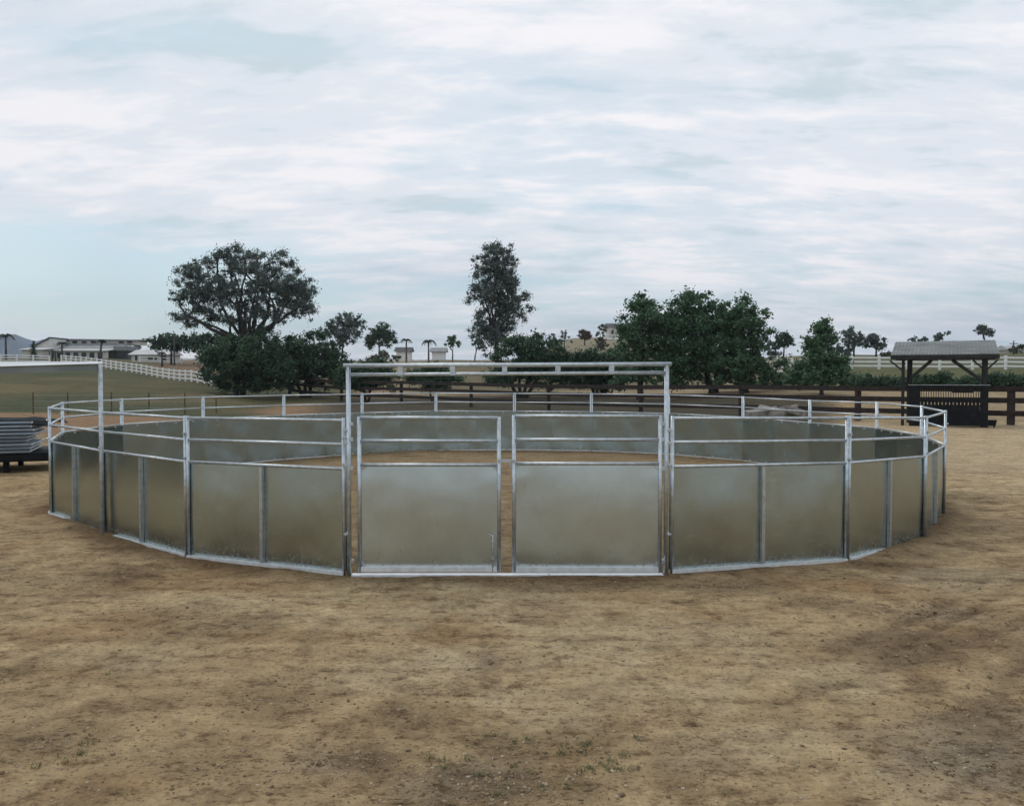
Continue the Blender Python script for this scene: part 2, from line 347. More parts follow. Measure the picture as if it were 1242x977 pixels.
def terrain(X, Y, fine=True):
    X = np.asarray(X, float); Y = np.asarray(Y, float)
    Ys = np.maximum(Y, 20.0); b = X/Ys
    prof = []
    for _, nodes in COLS:
        ys = [0] + [n[0] for n in nodes] + [600, 9000]; zs = [0] + [n[1] for n in nodes] + [min(nodes[-1][1], 9.0)]*2
        # soften corners: average of three shifted lookups
        prof.append((np.interp(Ys*0.96, ys, zs) + np.interp(Ys, ys, zs) + np.interp(Ys*1.04, ys, zs))/3)
    prof = np.array(prof)
    i = np.clip(np.searchsorted(CB, b) - 1, 0, len(CB)-2)
    t = np.clip((b - CB[i])/(CB[i+1]-CB[i]), 0, 1); t = t*t*(3-2*t)
    idx = np.indices(b.shape)
    p0 = np.take_along_axis(prof, i[None], 0)[0]; p1 = np.take_along_axis(prof, i[None]+1, 0)[0]
    z = p0*(1-t) + p1*t
    z = np.where(Y < 20, 0, z)
    w = 0; s = 0
    for (a, c, _), g in zip(PEN, GZ):
        k = np.exp(-((X-a)**2 + (Y-c)**2)/(2*1.3**2)); w = w + k; s = s + k*g
    z = z + s/np.maximum(w, 1.0)
    far = sst(30, 80, Y)
    z = z + fbm(X, Y, 14, 3)*(0.10 + 0.5*far)*sst(0, 12, np.abs(np.hypot(X, Y-17.7)-8.6)) + fbm(X+50, Y, 60, 2)*0.9*sst(60, 120, Y)*sst(5, 40, np.abs(Y-90)+10)*0.3
    if fine:
        near = 1 - sst(30, 60, np.hypot(X, Y))
        z = z + near*(fbm(X, Y, 1.6, 3)*0.035 + fbm(X+9, Y, 0.35, 3)*0.022 + fbm(X, Y+7, 0.12, 2)*0.010)
        z = z + near*hoof(X, Y)*sst(-.12, .15, fbm(X-7, Y+3, 2.6, 2))
        for q, w in tracks(X, Y): z = z - near*q*(.035 + .008*np.sign(np.sin(Y*38+X*20)))
        dr = pen_dr(X, Y)
        z = z + near*(1-.9*np.exp(-(X/2.1)**8)*(Y < 12))*(.028*np.exp(-((dr-.14)/.16)**2)*(.2+1.3*vnoise(X*2.2, Y*2.2)))
    return z
def tz(x, y): return float(terrain(np.array([x]), np.array([y]), False)[0])

# patches on the yard: (photo px, photo py, radius m, kind)   kind: d damp/dark, r reddish, g grey gravel, l light
def gp(px, py):
    v = (488.5-py)/F; dz = math.sin(PITCH)+v*math.cos(PITCH); dy = math.cos(PITCH)-v*math.sin(PITCH)
    k = -EYE/dz; return ((px-621)/F*k, dy*k)
PATCH = [(600,945,.35,'d'),(640,960,.3,'d'),(620,975,.3,'d'),(690,940,.25,'d'),(1150,940,.4,'g'),(1215,880,.4,'g'),(570,950,.3,'g'),(690,900,.35,'d'),(270,930,.25,'d'),(380,925,.25,'g'),(440,920,.2,'d'),
 (350,850,.35,'d'),(490,860,.25,'d'),(590,800,.4,'g'),(230,770,.5,'d'),(200,745,.5,'d'),(1060,785,.5,'d'),(1100,790,.5,'d'),(1160,860,.3,'d'),
 (1120,740,.35,'g'),(1150,700,.6,'g'),(1000,730,.5,'d'),(900,690+20,.4,'d'),(640,740,.5,'r'),(530,760,.4,'r'),(860,745,.4,'r'),(1060,650+60,.5,'r'),
 (480,745,.5,'l'),(600,735,.7,'l'),(300,720,.6,'l'),(850,770,.8,'l'),(760,830,.7,'l'),(1180,700,.7,'l'),(1000,820,.5,'l'),(900,900,.4,'l'),(500,820,.5,'l'),
 (170,800,.5,'l'),(120,760,.5,'r'),(60,700,.9,'d'),(150,690,.6,'d'),(730,700+8,.4,'d'),(640,705,.35,'d'),(460,700,.4,'d'),(1200,930,.3,'g'),(1230,780,.6,'d'),
 (1210,640,1.0,'d'),(1190,600,.8,'d'),(1120,900,.3,'g'),(60,900,.3,'d'),(320,700+10,.5,'r')]
def ground_colour(X, Y):
    n = X.shape
    base = np.stack([np.full(n, c) for c in (0.480, 0.352, 0.200)], -1)
    def blend(c, w):
        nonlocal base
        w = np.clip(w, 0, 1)[..., None]; base = base*(1-w) + np.array(c)*w
    f1 = fbm(X, Y*1.3, 3.0, 4); f2 = fbm(X+40, Y+12, 0.9, 4); f3 = fbm(X-31, Y*1.0+5, 0.30, 3); f4 = fbm(X*0.5+77, Y*1.6, 1.2, 5, .6)
    blend((0.30, 0.205, 0.108), sst(0.02, 0.22, f1)*0.25)
    blend((0.50, 0.39, 0.235), sst(0.04, 0.24, -f1)*0.7)
    blend((0.345, 0.215, 0.105), sst(0.05, 0.25, f2)*0.6)
    blend((0.215, 0.145, 0.078), sst(0.08, 0.22, f4)*0.45)
    blend((0.21, 0.14, 0.078), sst(0.08, 0.25, f3)*0.5)
    for (px, py, r, k) in PATCH:
        cx, cy = gp(px, py); d = np.hypot((X-cx)/1.5, Y-cy) + fbm(X, Y, 0.5, 3)*r*1.8
        w = 1 - sst(r*0.3, r*1.2, d)
        blend({'d': (0.165,0.112,0.062), 'r': (0.34,0.195,0.095), 'g': (0.26,0.215,0.16), 'l': (0.52,0.415,0.26)}[k], w*{'d': .38, 'r': .42, 'g': .36, 'l': .5}[k])
    # inside the pen: raked warm sand, darker ring at the wall
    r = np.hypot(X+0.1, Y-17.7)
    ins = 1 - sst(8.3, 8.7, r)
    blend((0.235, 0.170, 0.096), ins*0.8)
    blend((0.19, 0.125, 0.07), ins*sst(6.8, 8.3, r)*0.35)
    b = X/np.maximum(Y, 1)
    # damp crumbled soil along the foot of the panels
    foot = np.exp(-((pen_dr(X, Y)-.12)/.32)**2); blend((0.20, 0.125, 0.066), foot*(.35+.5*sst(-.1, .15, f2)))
    # pressed darker wheel tracks
    for q, w in tracks(X, Y): blend((0.20, 0.142, 0.085), q*w*.75)
    # added pale ground behind the camera, lightens reflections in the panel tops
    added_lane = sst(-2.5, -5.5, Y + f1*3)*(1-sst(-30, -34, Y)*0) if False else sst(2.5, 5.5, -Y + f1*3)*(1-sst(30, 36, -Y)); blend((0.50, 0.50, 0.47), added_lane*.9)
    # pale powdery yard right of pen, brown soil behind the pen
    blend((0.50, 0.39, 0.25), sst(8.5, 11, X)*sst(16, 22, Y)*(1-sst(40, 46, Y))*0.8)
    blend((0.22, 0.155, 0.095), sst(27, 30, Y)*(1-sst(0.25, 0.4, b))*0.7)
    blend((0.27, 0.155, 0.085), sst(30, 38, Y)*(1-sst(-0.3, -0.15, b))*0.6)
    nz = fbm(X, Y, 6, 3)
    # turf strip behind the pen, tree shade painted into its dark colour
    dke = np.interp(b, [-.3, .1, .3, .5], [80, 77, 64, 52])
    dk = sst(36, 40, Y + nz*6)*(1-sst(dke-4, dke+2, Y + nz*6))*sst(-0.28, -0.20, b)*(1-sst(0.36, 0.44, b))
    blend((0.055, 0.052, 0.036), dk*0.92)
    # left meadow
    grass = sst(48.5, 51, Y + nz*5 + (b+0.45)*14)*(1-sst(-0.34, -0.27, b + nz*.05 - sst(60, 80, Y)*.1))
    g1 = fbm(X*1.0, Y*1.0, 9, 5); gcol = (0.098, 0.092, 0.044)
    blend(gcol, grass); blend((0.066, 0.078, 0.038), grass*sst(0, .2, g1)); blend((0.165, 0.128, 0.066), grass*sst(0.02, .25, -g1)*0.8)
    # tan paddock behind the brown fence
    ln = (25.3 - X)/34.8*30 + 40       # fence line Y for X
    tan = sst(0, 3, Y-np.maximum(np.where(b > .42, ln+2, 0), np.where(b < .42, dke, 0)) + nz*2)*sst(-0.18, -0.1, b)
    blend((0.345, 0.262, 0.165), tan)
    blend((0.29, 0.215, 0.13), tan*sst(0, .2, g1)*.6)
    # hill grass
    hill = sst(-0.16, -0.1, b)*sst(np.where(b > .32, 66, 78), np.where(b > .32, 72, 90), Y + nz*5); blend((0.115, 0.118, 0.055), hill*sst(0.3, .38, b))
    hc = hill*(1-sst(0.3, .38, b)); blend((0.16, 0.132, 0.075), hc)
    blend((0.20, 0.135, 0.085), sst(95, 125, Y)*sst(-0.46, -0.42, b)*(1-sst(-0.3, -0.26, b))*0.8)
    blend((0.27, 0.235, 0.16), sst(205, 225, Y)*sst(0.04, 0.06, b)*(1-sst(0.2, .25, b))*0.8)
    blend((0.13, 0.15, 0.11), sst(350, 900, Y))
    base *= (1 + 0.28*fbm(X, Y, 0.18, 3)[..., None]*(1-sst(12, 30, np.hypot(X, Y)))[..., None])
    return np.clip(base, 0.02, 0.8)

def ground_material():
    m = bpy.data.materials.new('earth_and_turf'); m.use_nodes = True; nt = m.node_tree; b = nt.nodes['Principled BSDF']
    b.inputs['Roughness'].default_value = 0.95; b.inputs['Specular IOR Level'].default_value = 0.15
    a = N(nt, 'ShaderNodeAttribute', attribute_name='col'); pos = N(nt, 'ShaderNodeNewGeometry').outputs['Position']
    def nz(s, d, r=0.6, st=(1,1,1)):
        mp = N(nt, 'ShaderNodeMapping'); lk(nt, pos, mp.inputs[0]); mp.inputs['Scale'].default_value = st
        n = N(nt, 'ShaderNodeTexNoise'); lk(nt, mp.outputs[0], n.inputs['Vector']); n.inputs['Scale'].default_value = s
        n.inputs['Detail'].default_value = d; n.inputs['Roughness'].default_value = r; return n.outputs['Fac']
    n1 = nz(9, 8, 0.7); n2 = nz(45, 6, 0.7); n3 = nz(0.7, 7, 0.65); n4 = nz(2.2, 6, .6, (.55, 1.5, 1))
    f = math_(nt, 'ADD', math_(nt, 'MULTIPLY', n1, 0.9), math_(nt, 'ADD', math_(nt, 'MULTIPLY', n2, 0.7), math_(nt, 'ADD', math_(nt, 'MULTIPLY', n3, 0.6), math_(nt, 'MULTIPLY', n4, 0.8))))
    k = ramp(nt, math_(nt, 'MULTIPLY', f, 0.333), [(0.40, (0.42, 0.38, 0.35)), (0.48, (0.95, 0.93, 0.90)), (0.55, (1.15, 1.15, 1.12)), (0.63, (1.55, 1.58, 1.58))], 'LINEAR')
    n6 = nz(26, 6, .72, (.75, 1.25, 1)); n7 = nz(5.5, 7, .7, (.8, 1.2, 1))
    fk = ramp(nt, n6, [(0.36, (.40, .36, .33)), (0.45, (1, 1, 1)), (0.60, (1, 1, 1)), (0.68, (1.3, 1.32, 1.34))], 'LINEAR')
    fk2 = ramp(nt, n7, [(0.36, (.55, .50, .46)), (0.46, (1, 1, 1)), (0.6, (1.08, 1.08, 1.06))], 'LINEAR')
    k = mixc(nt, 1.0, k, fk, 'MULTIPLY'); k = mixc(nt, 1.0, k, fk2, 'MULTIPLY')
    c = mixc(nt, 1.0, a.outputs['Color'], k, 'MULTIPLY')
    lk(nt, c, b.inputs['Base Color'])
    bp = N(nt, 'ShaderNodeBump'); bp.inputs['Distance'].default_value = 0.045; bp.inputs['Strength'].default_value = 1.0
    lk(nt, math_(nt, 'ADD', n1, math_(nt, 'MULTIPLY', n2, 0.5)), bp.inputs['Height']); lk(nt, bp.outputs[0], b.inputs['Normal'])
    return m
def build_ground():
    fr = np.radians(np.concatenate([np.linspace(-42, 42, 421), np.linspace(42, 318, 93)[1:-1]]))   # bearing, denser ahead
    rr = [1.2]
    while rr[-1] < 3600: rr.append(rr[-1]*(1.0055 if rr[-1] < 14 else 1.0085 if rr[-1] < 30 else 1.012 if rr[-1] < 300 else 1.04))
    rr = np.array(rr); A, Rr = np.meshgrid(fr, rr)
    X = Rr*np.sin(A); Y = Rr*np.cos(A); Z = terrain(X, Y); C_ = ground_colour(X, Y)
    nr, na = X.shape
    V = np.stack([X, Y, Z], -1).reshape(-1, 3); Cc = C_.reshape(-1, 3)
    i, j = np.meshgrid(np.arange(nr-1), np.arange(na), indexing='ij'); j2 = (j+1) % na
    Fq = np.stack([i*na+j, i*na+j2, (i+1)*na+j2, (i+1)*na+j], -1).reshape(-1, 4)[:, ::-1]
    cen = len(V); V = np.vstack([V, [[0, 0, 0]]]); Cc = np.vstack([Cc, Cc[0]])
    jj = np.arange(0, na-1, 2) if False else np.arange(na)
    tri = np.stack([np.full(na, cen), jj, (jj+1) % na, (jj+1) % na], -1)
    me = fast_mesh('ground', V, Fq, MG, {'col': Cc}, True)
    o = link('ground', me); tag(o, kind='structure')
    t2 = fast_mesh('ground_underfoot', V, np.stack([np.full(na, cen), (jj+1) % na, jj], -1), MG, {'col': Cc}, True)
    # weld the little disc under the camera into the same sheet
    import bmesh
    bm = bmesh.new(); bm.from_mesh(me); bm.verts.ensure_lookup_table()
    for q in range(na): bm.faces.new((bm.verts[cen], bm.verts[(q+1) % na], bm.verts[q])).smooth = True
    bm.normal_update(); bm.to_mesh(me); bm.free(); bpy.data.meshes.remove(t2)
MG = ground_material()
build_ground()

# distant mountains on the left horizon, haze painted in as blue
def mountain():
    xs = np.linspace(-4200, -900, 120); V = []; Fc = []
    y0 = 3000
    prof = np.interp(xs/y0*F+621, [-700, -200, -40, 5, 25, 40, 57, 66, 120, 330], [398, 400, 402, 405, 409, 411.5, 410.5, 417, 440, 450])
    for k, x in enumerate(xs):
        zt = zz(prof[k], y0) + 6*math.sin(k*1.7) + 4*math.sin(k*.61)
        for q in range(9):
            t = q/8; V.append((x, y0 - 350*(1-t) + 20*math.sin(k*.9+q*2), -2 + (zt+2)*t**1.2 + (8*math.sin(k*1.3+q*2.1) if 0 < q < 8 else 0)))
        V.append((x, y0+400, -2))
    n = 10
    for k in range(len(xs)-1):
        for q in range(n-1): Fc.append((k*n+q, (k+1)*n+q, (k+1)*n+q+1, k*n+q+1))
    me = fast_mesh('hills', np.array(V), np.array(Fc), M['mount'], None, True)
    tag(link('hills', me), kind='structure')
mountain()

# ------------------------------------------------------------------ haze
def haze():
    b = MB(); b.box((-4600, -3700, -4.0), (4600, 3700, 230))
    m = bpy.data.materials.new('thin_air_haze'); m.use_nodes = True; nt = m.node_tree; nt.nodes.clear()
    out = N(nt, 'ShaderNodeOutputMaterial'); v = N(nt, 'ShaderNodeVolumePrincipled')
    v.inputs['Color'].default_value = (0.80, 0.88, 0.98, 1); v.inputs['Density'].default_value = 0.00016
    v.inputs['Anisotropy'].default_value = 0.2
    lk(nt, v.outputs[0], out.inputs['Volume'])
    tag(b.build('haze', m), kind='stuff')
haze()

# ------------------------------------------------------------------ the round pen
PL = 2.44; HT = 1.83; HM = 1.53; HL = 1.245; RT = 0.0195
def proto_meshes():
    P = {}
    b = MB(); b.tube([(0,0,0),(0,0,HT+0.008)], RT+0.002, 12); P['post'] = b.mesh('post', M['galv'], True)
    b = MB(); b.tube([(0.02,0,0),(PL-0.02,0,0)], RT-0.001, 10); P['rail'] = b.mesh('rail', M['galv'], True)
    b = MB(); b.box((0.02,-0.042,0.0),(PL-0.02,0.0235,0.040)); P['bottom_rail'] = b.mesh('bottom_rail', M['bright'])
    b = MB(); b.box((-0.022,-0.026,0.037),(0.022,0.020,HL-0.018)); P['stiffener'] = b.mesh('stiffener', M['galv'])
    # a slightly oil-canned sheet, subdivided
    nx, nz_ = 14, 14; V = []; Fc = []
    w0, w1 = 0.001, PL/2+0.004
    for side, yy in ((0, 0.0245), (1, 0.0270)):
        for i in range(nx+1):
            for k in range(nz_+1):
                u, w = i/nx, k/nz_; bulge = (-0.017*math.sin(u*math.pi)**.6 + 0.003*math.sin(2.3*u+5.1*w+1+side))*math.sin(w*math.pi)
                V.append((w0+(w1-w0)*u, yy+bulge, 0.036+(HL-0.05-0.036+0.03)*w))
    n1 = (nx+1)*(nz_+1)
    for i in range(nx):
        for k in range(nz_):
            a = i*(nz_+1)+k; q = (a, a+nz_+1, a+nz_+2, a+1); Fc.append(q); Fc.append(tuple(n1+t for t in reversed(q)))
    me = bpy.data.meshes.new('sheet'); me.from_pydata(V, [], Fc); me.materials.append(M['sheet'])
    me.polygons.foreach_set('use_smooth', [True]*len(Fc)); P['sheet'] = me
    b = MB(); b.box((-0.036,0.031,-0.036),(0.036,0.036,0.01)); P['tab'] = b.mesh('mounting_tab', M['zinc_mark'])
    b = MB(); b.tube([(0,-0.02,0),(0,-0.045,0.0)], 0.014, 8); b.box((-0.035,-0.03,-0.012),(0.035,-0.018,0.012)); P['clamp'] = b.mesh('clamp', M['galv'])
    return P
PM = proto_meshes()
LAB = ['galvanised pen panel joined to the right bow post, first right of the gates',
 'galvanised pen panel second right of the gates, narrowed by the turn of the ring',
 'short-looking galvanised pen panel seen edge-on third right of the gates, bottom rail half buried',
 'galvanised pen panel at the extreme right tip of the ring, seen nearly end-on',
 'galvanised far panel behind the right tip, its greenish sheet in front of the shelter',
 'galvanised far panel on the right between the greenish sheet and the rubble heap',
 'galvanised far panel directly in front of the rubble heap beyond the pen',
 'galvanised far panel seen over the first panel right of the gates',
 'galvanised far panel crossing behind the right bow post',
 'galvanised far panel seen over the right half of the right gate leaf',
 'galvanised far panel seen over the left gate leaf, right half, beside the centre gap',
 'galvanised far panel seen over the left half of the left gate leaf',
 'galvanised far panel crossing behind the left bow post',
 'galvanised far panel seen over the first panel left of the gates, below the dark trees',
 'galvanised far panel beside the brown soil bank on the left back of the ring',
 'galvanised far panel crossing behind the tall left post, meadow above it',
 'short-looking galvanised panel at the far left bend, seen nearly end-on',
 'galvanised pen panel at the extreme left tip beside the black-covered panel stack',
 'galvanised pen panel just right of the tall left post, dirt heaped at its left foot',
 'galvanised pen panel joined to the left bow post, first left of the gates']
for i in range(20):
    a = Vector(PEN[i]); c = Vector(PEN[i+1])
    a, c = c, a                       # local +X runs so that local -Y faces outwards
    d = c - a; L = Vector((d.x, d.y)).length; rz = math.atan2(d.y, d.x); sl = d.z/L
    # outward side: away from pen centre
    t = empty('round_pen_panel', a, rz, LAB[i], 'panel', 'galvanised panels of the round pen')
    k = L/PL
    n_out = Vector((d.y, -d.x)); mid = (a+c)/2
    flip = -1 if n_out.dot(Vector((mid.x+0.1, mid.y-17.7))) < 0 else 1
    def put(name, me, loc, sx=1.0, rail=False):
        o = link(name, me, t, loc)
        if rail: o.rotation_euler = (0, -math.atan(sl), 0)
        o.scale = (sx, flip, 1); return o
    put('post', PM['post'], (0.026, 0, 0)); put('post', PM['post'], (L-0.026, 0, sl*L))
    for z in (HT-RT, HM, HL): put('rail', PM['rail'], (0,0,z), k, True)
    put('bottom_rail', PM['bottom_rail'], (0,0,0.0), k, True)
    put('stiffener', PM['stiffener'], (L/2, 0, sl*L/2))
    put('sheet', PM['sheet'], (0,0,0), k, True); put('sheet', PM['sheet'], (L/2,0.0015*flip,sl*L/2), k, True)
    for q in range(4):
        x = L*(0.16+0.23*q); put('mounting_tab', PM['tab'], (x, 0.0, HL-0.02+sl*x))
    for q in range(4):
        x = L*(0.14+0.24*q); put('mounting_tab', PM['tab'], (x, 0.0, 0.075+sl*x))
    for z in (HM+0.08, HL+0.05): put('clamp', PM['clamp'], (0.0, 0, z))

# ---- bow gateway
gl = Vector(PEN[20]); gr = Vector(PEN[0])
def bow_gateway():
    zb = -0.03
    t = empty('bow_gateway', ((gl.x+gr.x)/2, 9.47, zb), 0, 'tall galvanised overhead bow frame spanning the double gates', 'gateway frame')
    ox = t.location.x
    xl, xr = px2x(422.5, 9.44)-ox, px2x(808.5, 9.44)-ox
    yf = -0.03
    zt = zz(443.5, 9.44) - zb; z2 = zz(454.5, 9.44) - zb; ztr = zz(441.5, 9.44) - zb; z2r = zz(451.8, 9.44)-zb
    for x, z in ((xl, zt), (xr, ztr)):
        b = MB(); b.tube([(x, yf, 0), (x, yf, z-0.012)], 0.027, 12); b.build('post', M['galv'], t, True)
    b = MB(); b.tube([(xl-0.055, yf, zt), (xr+0.055, yf, ztr)], 0.027, 12); b.build('top_beam', M['galv'], t, True)
    b = MB(); b.tube([(xl+0.02, yf, z2), (xr-0.02, yf, z2r)], 0.022, 12); b.build('lower_beam', M['galv'], t, True)
    for px in (486, 549, 612, 676.5, 741.5):
        x = px2x(px, 9.44)-ox; u = (x-xl)/(xr-xl)
        b = MB(); b.box((x-.03, yf-.024, z2+(z2r-z2)*u-.012), (x+.03, yf+.02, zt+(ztr-zt)*u+.01)); b.build('spacer', M['galv'], t)
    b = MB(); b.box((xl+0.028, -0.075, 0.0), (xr-0.028, 0.03, 0.026)); b.build('threshold', M['bright'], t)
    for sx, x in ((1, xl), (-1, xr)):
        for z in (0.18, 1.26, 1.60, 1.78):
            b = MB(); b.box((x+sx*0.024-0.014, yf-0.022, z-0.02), (x+sx*0.024+0.03*1, yf+0.016, z+0.02)) if sx > 0 else b.box((x-0.054, yf-0.022, z-0.02), (x-0.01, yf+0.016, z+0.02))
            b.build('hinge_lug', M['galv'], t)
        for z in (0.5, 1.3, 1.56, 1.71):
            b = MB(); b.tube([(x-sx*0.035, yf-0.03, z), (x-sx*0.035, yf+0.03, z)], 0.018, 8); b.tube([(x-sx*0.062, yf-0.02, z), (x-sx*0.01, yf-0.02, z)], 0.011, 8); b.build('joining_pin', M['galv'], t, True)
    return t
bow_gateway()
def gate(pxl, pxr, ys, label, latch):
    Y = 9.43; x0, x1 = px2x(pxl, Y), px2x(pxr, Y); z0 = zz(ys[3], Y)
    t = empty('gate_leaf', ((x0+x1)/2, Y, 0), 0, label, 'gate', 'the two gate leaves')
    cx = (x0+x1)/2; a, c = x0-cx, x1-cx
    top, mid, low, bot = [zz(y, Y) for y in ys]
    for x in (a+0.022, c-0.022):
        b = MB(); b.tube([(x, 0, bot-0.045), (x, 0, top+0.012)], 0.023, 12); b.build('upright', M['galv'], t, True)
    for z, r in ((top, .021), (mid, .0195), (low, .0195)):
        b = MB(); b.tube([(a+.04, 0, z), (c-.04, 0, z)], r, 12); b.build('rail', M['galv'], t, True)
    b = MB(); b.box((a+0.045, -0.052, bot-0.040), (c-0.045, 0.022, bot+0.018)); b.build('bottom_rail', M['bright'], t)
    n = 22; V = []; Fc = []
    for yy in (0.0015, 0.0045):
        for i in range(n+1):
            for k in range(n+1):
                u, w = i/n, k/n
                cr = 0.012*(math.exp(-((u-.0)**2+(w-.0)**2)/.012)+math.exp(-((u-1)**2+(w-1)**2)/.008)+math.exp(-((u-.0)**2+(w-1)**2)/.008)+math.exp(-((u-1)**2+w**2)/.01))
                bl = (-0.017*math.sin(math.pi*u)**.6 + 0.005*math.sin(3*u+4*w+pxl))*math.sin(math.pi*w) + cr
                V.append((a+.04+(c-a-.08)*u, yy+bl, bot+.018+(low-bot-.03)*w))
    n1 = (n+1)**2
    for i in range(n):
        for k in range(n):
            q0 = i*(n+1)+k; q = (q0, q0+n+1, q0+n+2, q0+1); Fc.append(q); Fc.append(tuple(n1+s for s in reversed(q)))
    me = bpy.data.meshes.new('sheet'); me.from_pydata(V, [], Fc); me.materials.append(M['gate_sheet']); me.polygons.foreach_set('use_smooth', [True]*len(Fc))
    sh = link('sheet', me, t); sh.rotation_euler = (R_(0.0), 0, 0)
    # corner gussets
    for (x, z, sx, sz) in ((a+.045, low-.018, 1, -1), (c-.045, low-.018, -1, -1), (a+.045, bot+.036, 1, 1), (c-.045, bot+.036, -1, 1)):
        b = MB(); b.add([(x,-.006,z),(x+sx*.055,-.006,z),(x,-.006,z+sz*.055),(x,.0,z),(x+sx*.055,.0,z),(x,.0,z+sz*.055)], [(0,1,2),(5,4,3),(0,3,4,1),(1,4,5,2),(2,5,3,0)]); b.build('corner_gusset', M['galv'], t)
    if latch:
        xx = px2x(597.5, Y)-cx
        b = MB(); b.tube([(xx, -.045, bot-.05), (xx, -.045, zz(648, Y)), (xx-0.065, -.05, zz(646.5, Y))], 0.009, 8); r = b.build('drop_rod', M['galv_old'], t, True)
        for z in (bot+.12, bot+.30):
            b = MB(); b.box((xx-.02, -.058, z-.012), (xx+.02, -.0, z+.012)); b.build('rod_guide', M['galv'], t)
    else:
        xx = a-.01
        b = MB(); b.bar((a+.04, -.03, low+.035), (a-.17, -.03, low+.035), .016, .03); b.build('slide_latch', M['galv_old'], t)
        b = MB(); b.tube([(a-.02,-.05,low+.035),(a-.02,-.05,low-.04)], .008, 6); b.build('latch_handle', M['galv_old'], t)
gate(433, 607.5, (506.5, 534.5, 563.5, 688), 'left galvanised gate leaf with a drop rod at its lower right corner', True)
gate(621, 803.5, (504.5, 533, 562, 688.5), 'right galvanised gate leaf with a slide latch across the centre gap', False)

# ---- tall post and overhead beam at the left
def left_post_beam():
    Y = 11.93; x = px2x(122, Y); zt = zz(440, Y)
    t = empty('tall_post_and_beam', (x, Y, -0.02), 0, 'tall galvanised post carrying a pale flat overhead beam running out left', 'post and beam')
    b = MB(); b.tube([(0,0,-.02),(0,0,zt+.02)], 0.031, 12); b.build('post', M['galv_old'], t, True)
    def loc(px, py, Yy): p = at(px, py, Yy); return (p.x-x, p.y-Y, p.z+0.02)
    Yl = 10.6
    lower = [loc(118.5, 441.5, Y), loc(118.5, 449, Y), loc(-120, 457, Yl), loc(-120, 448, Yl)]
    back = [(p[0], p[1]+.05, p[2]) for p in lower]
    b = MB(); b.add(lower+back, [(0,3,2,1),(4,5,6,7),(0,1,5,4),(1,2,6,5),(2,3,7,6),(3,0,4,7)]); b.build('fascia', M['greyroof2'], t)
    up = [loc(124, 440.6, Y), loc(124, 438.2, Y+.1), loc(-120, 438.6, Yl+.12), loc(-120, 447.4, Yl-.02)]
    dn = [(p[0], p[1]+.012, p[2]-.006) for p in up]
    b = MB(); b.add(up+dn, [(0,3,2,1)[::-1],(4,5,6,7)[::-1],(0,1,5,4),(1,2,6,5),(2,3,7,6),(3,0,4,7)]); b.build('top_plate', M['palebeam'], t)
M['greyroof2'] = material('beam_unlit_face', (0.20, 0.225, 0.22), 0.6, 0.0, 0.15, 2.0)  # front face of the beam, painted darker as the unlit side
M['palebeam'] = material('beam_lit_face', (0.50, 0.52, 0.54), 0.5, 0.1, 0.1, 2.0)  # upper face of the same beam, daylight painted in as a paler colour
left_post_beam()

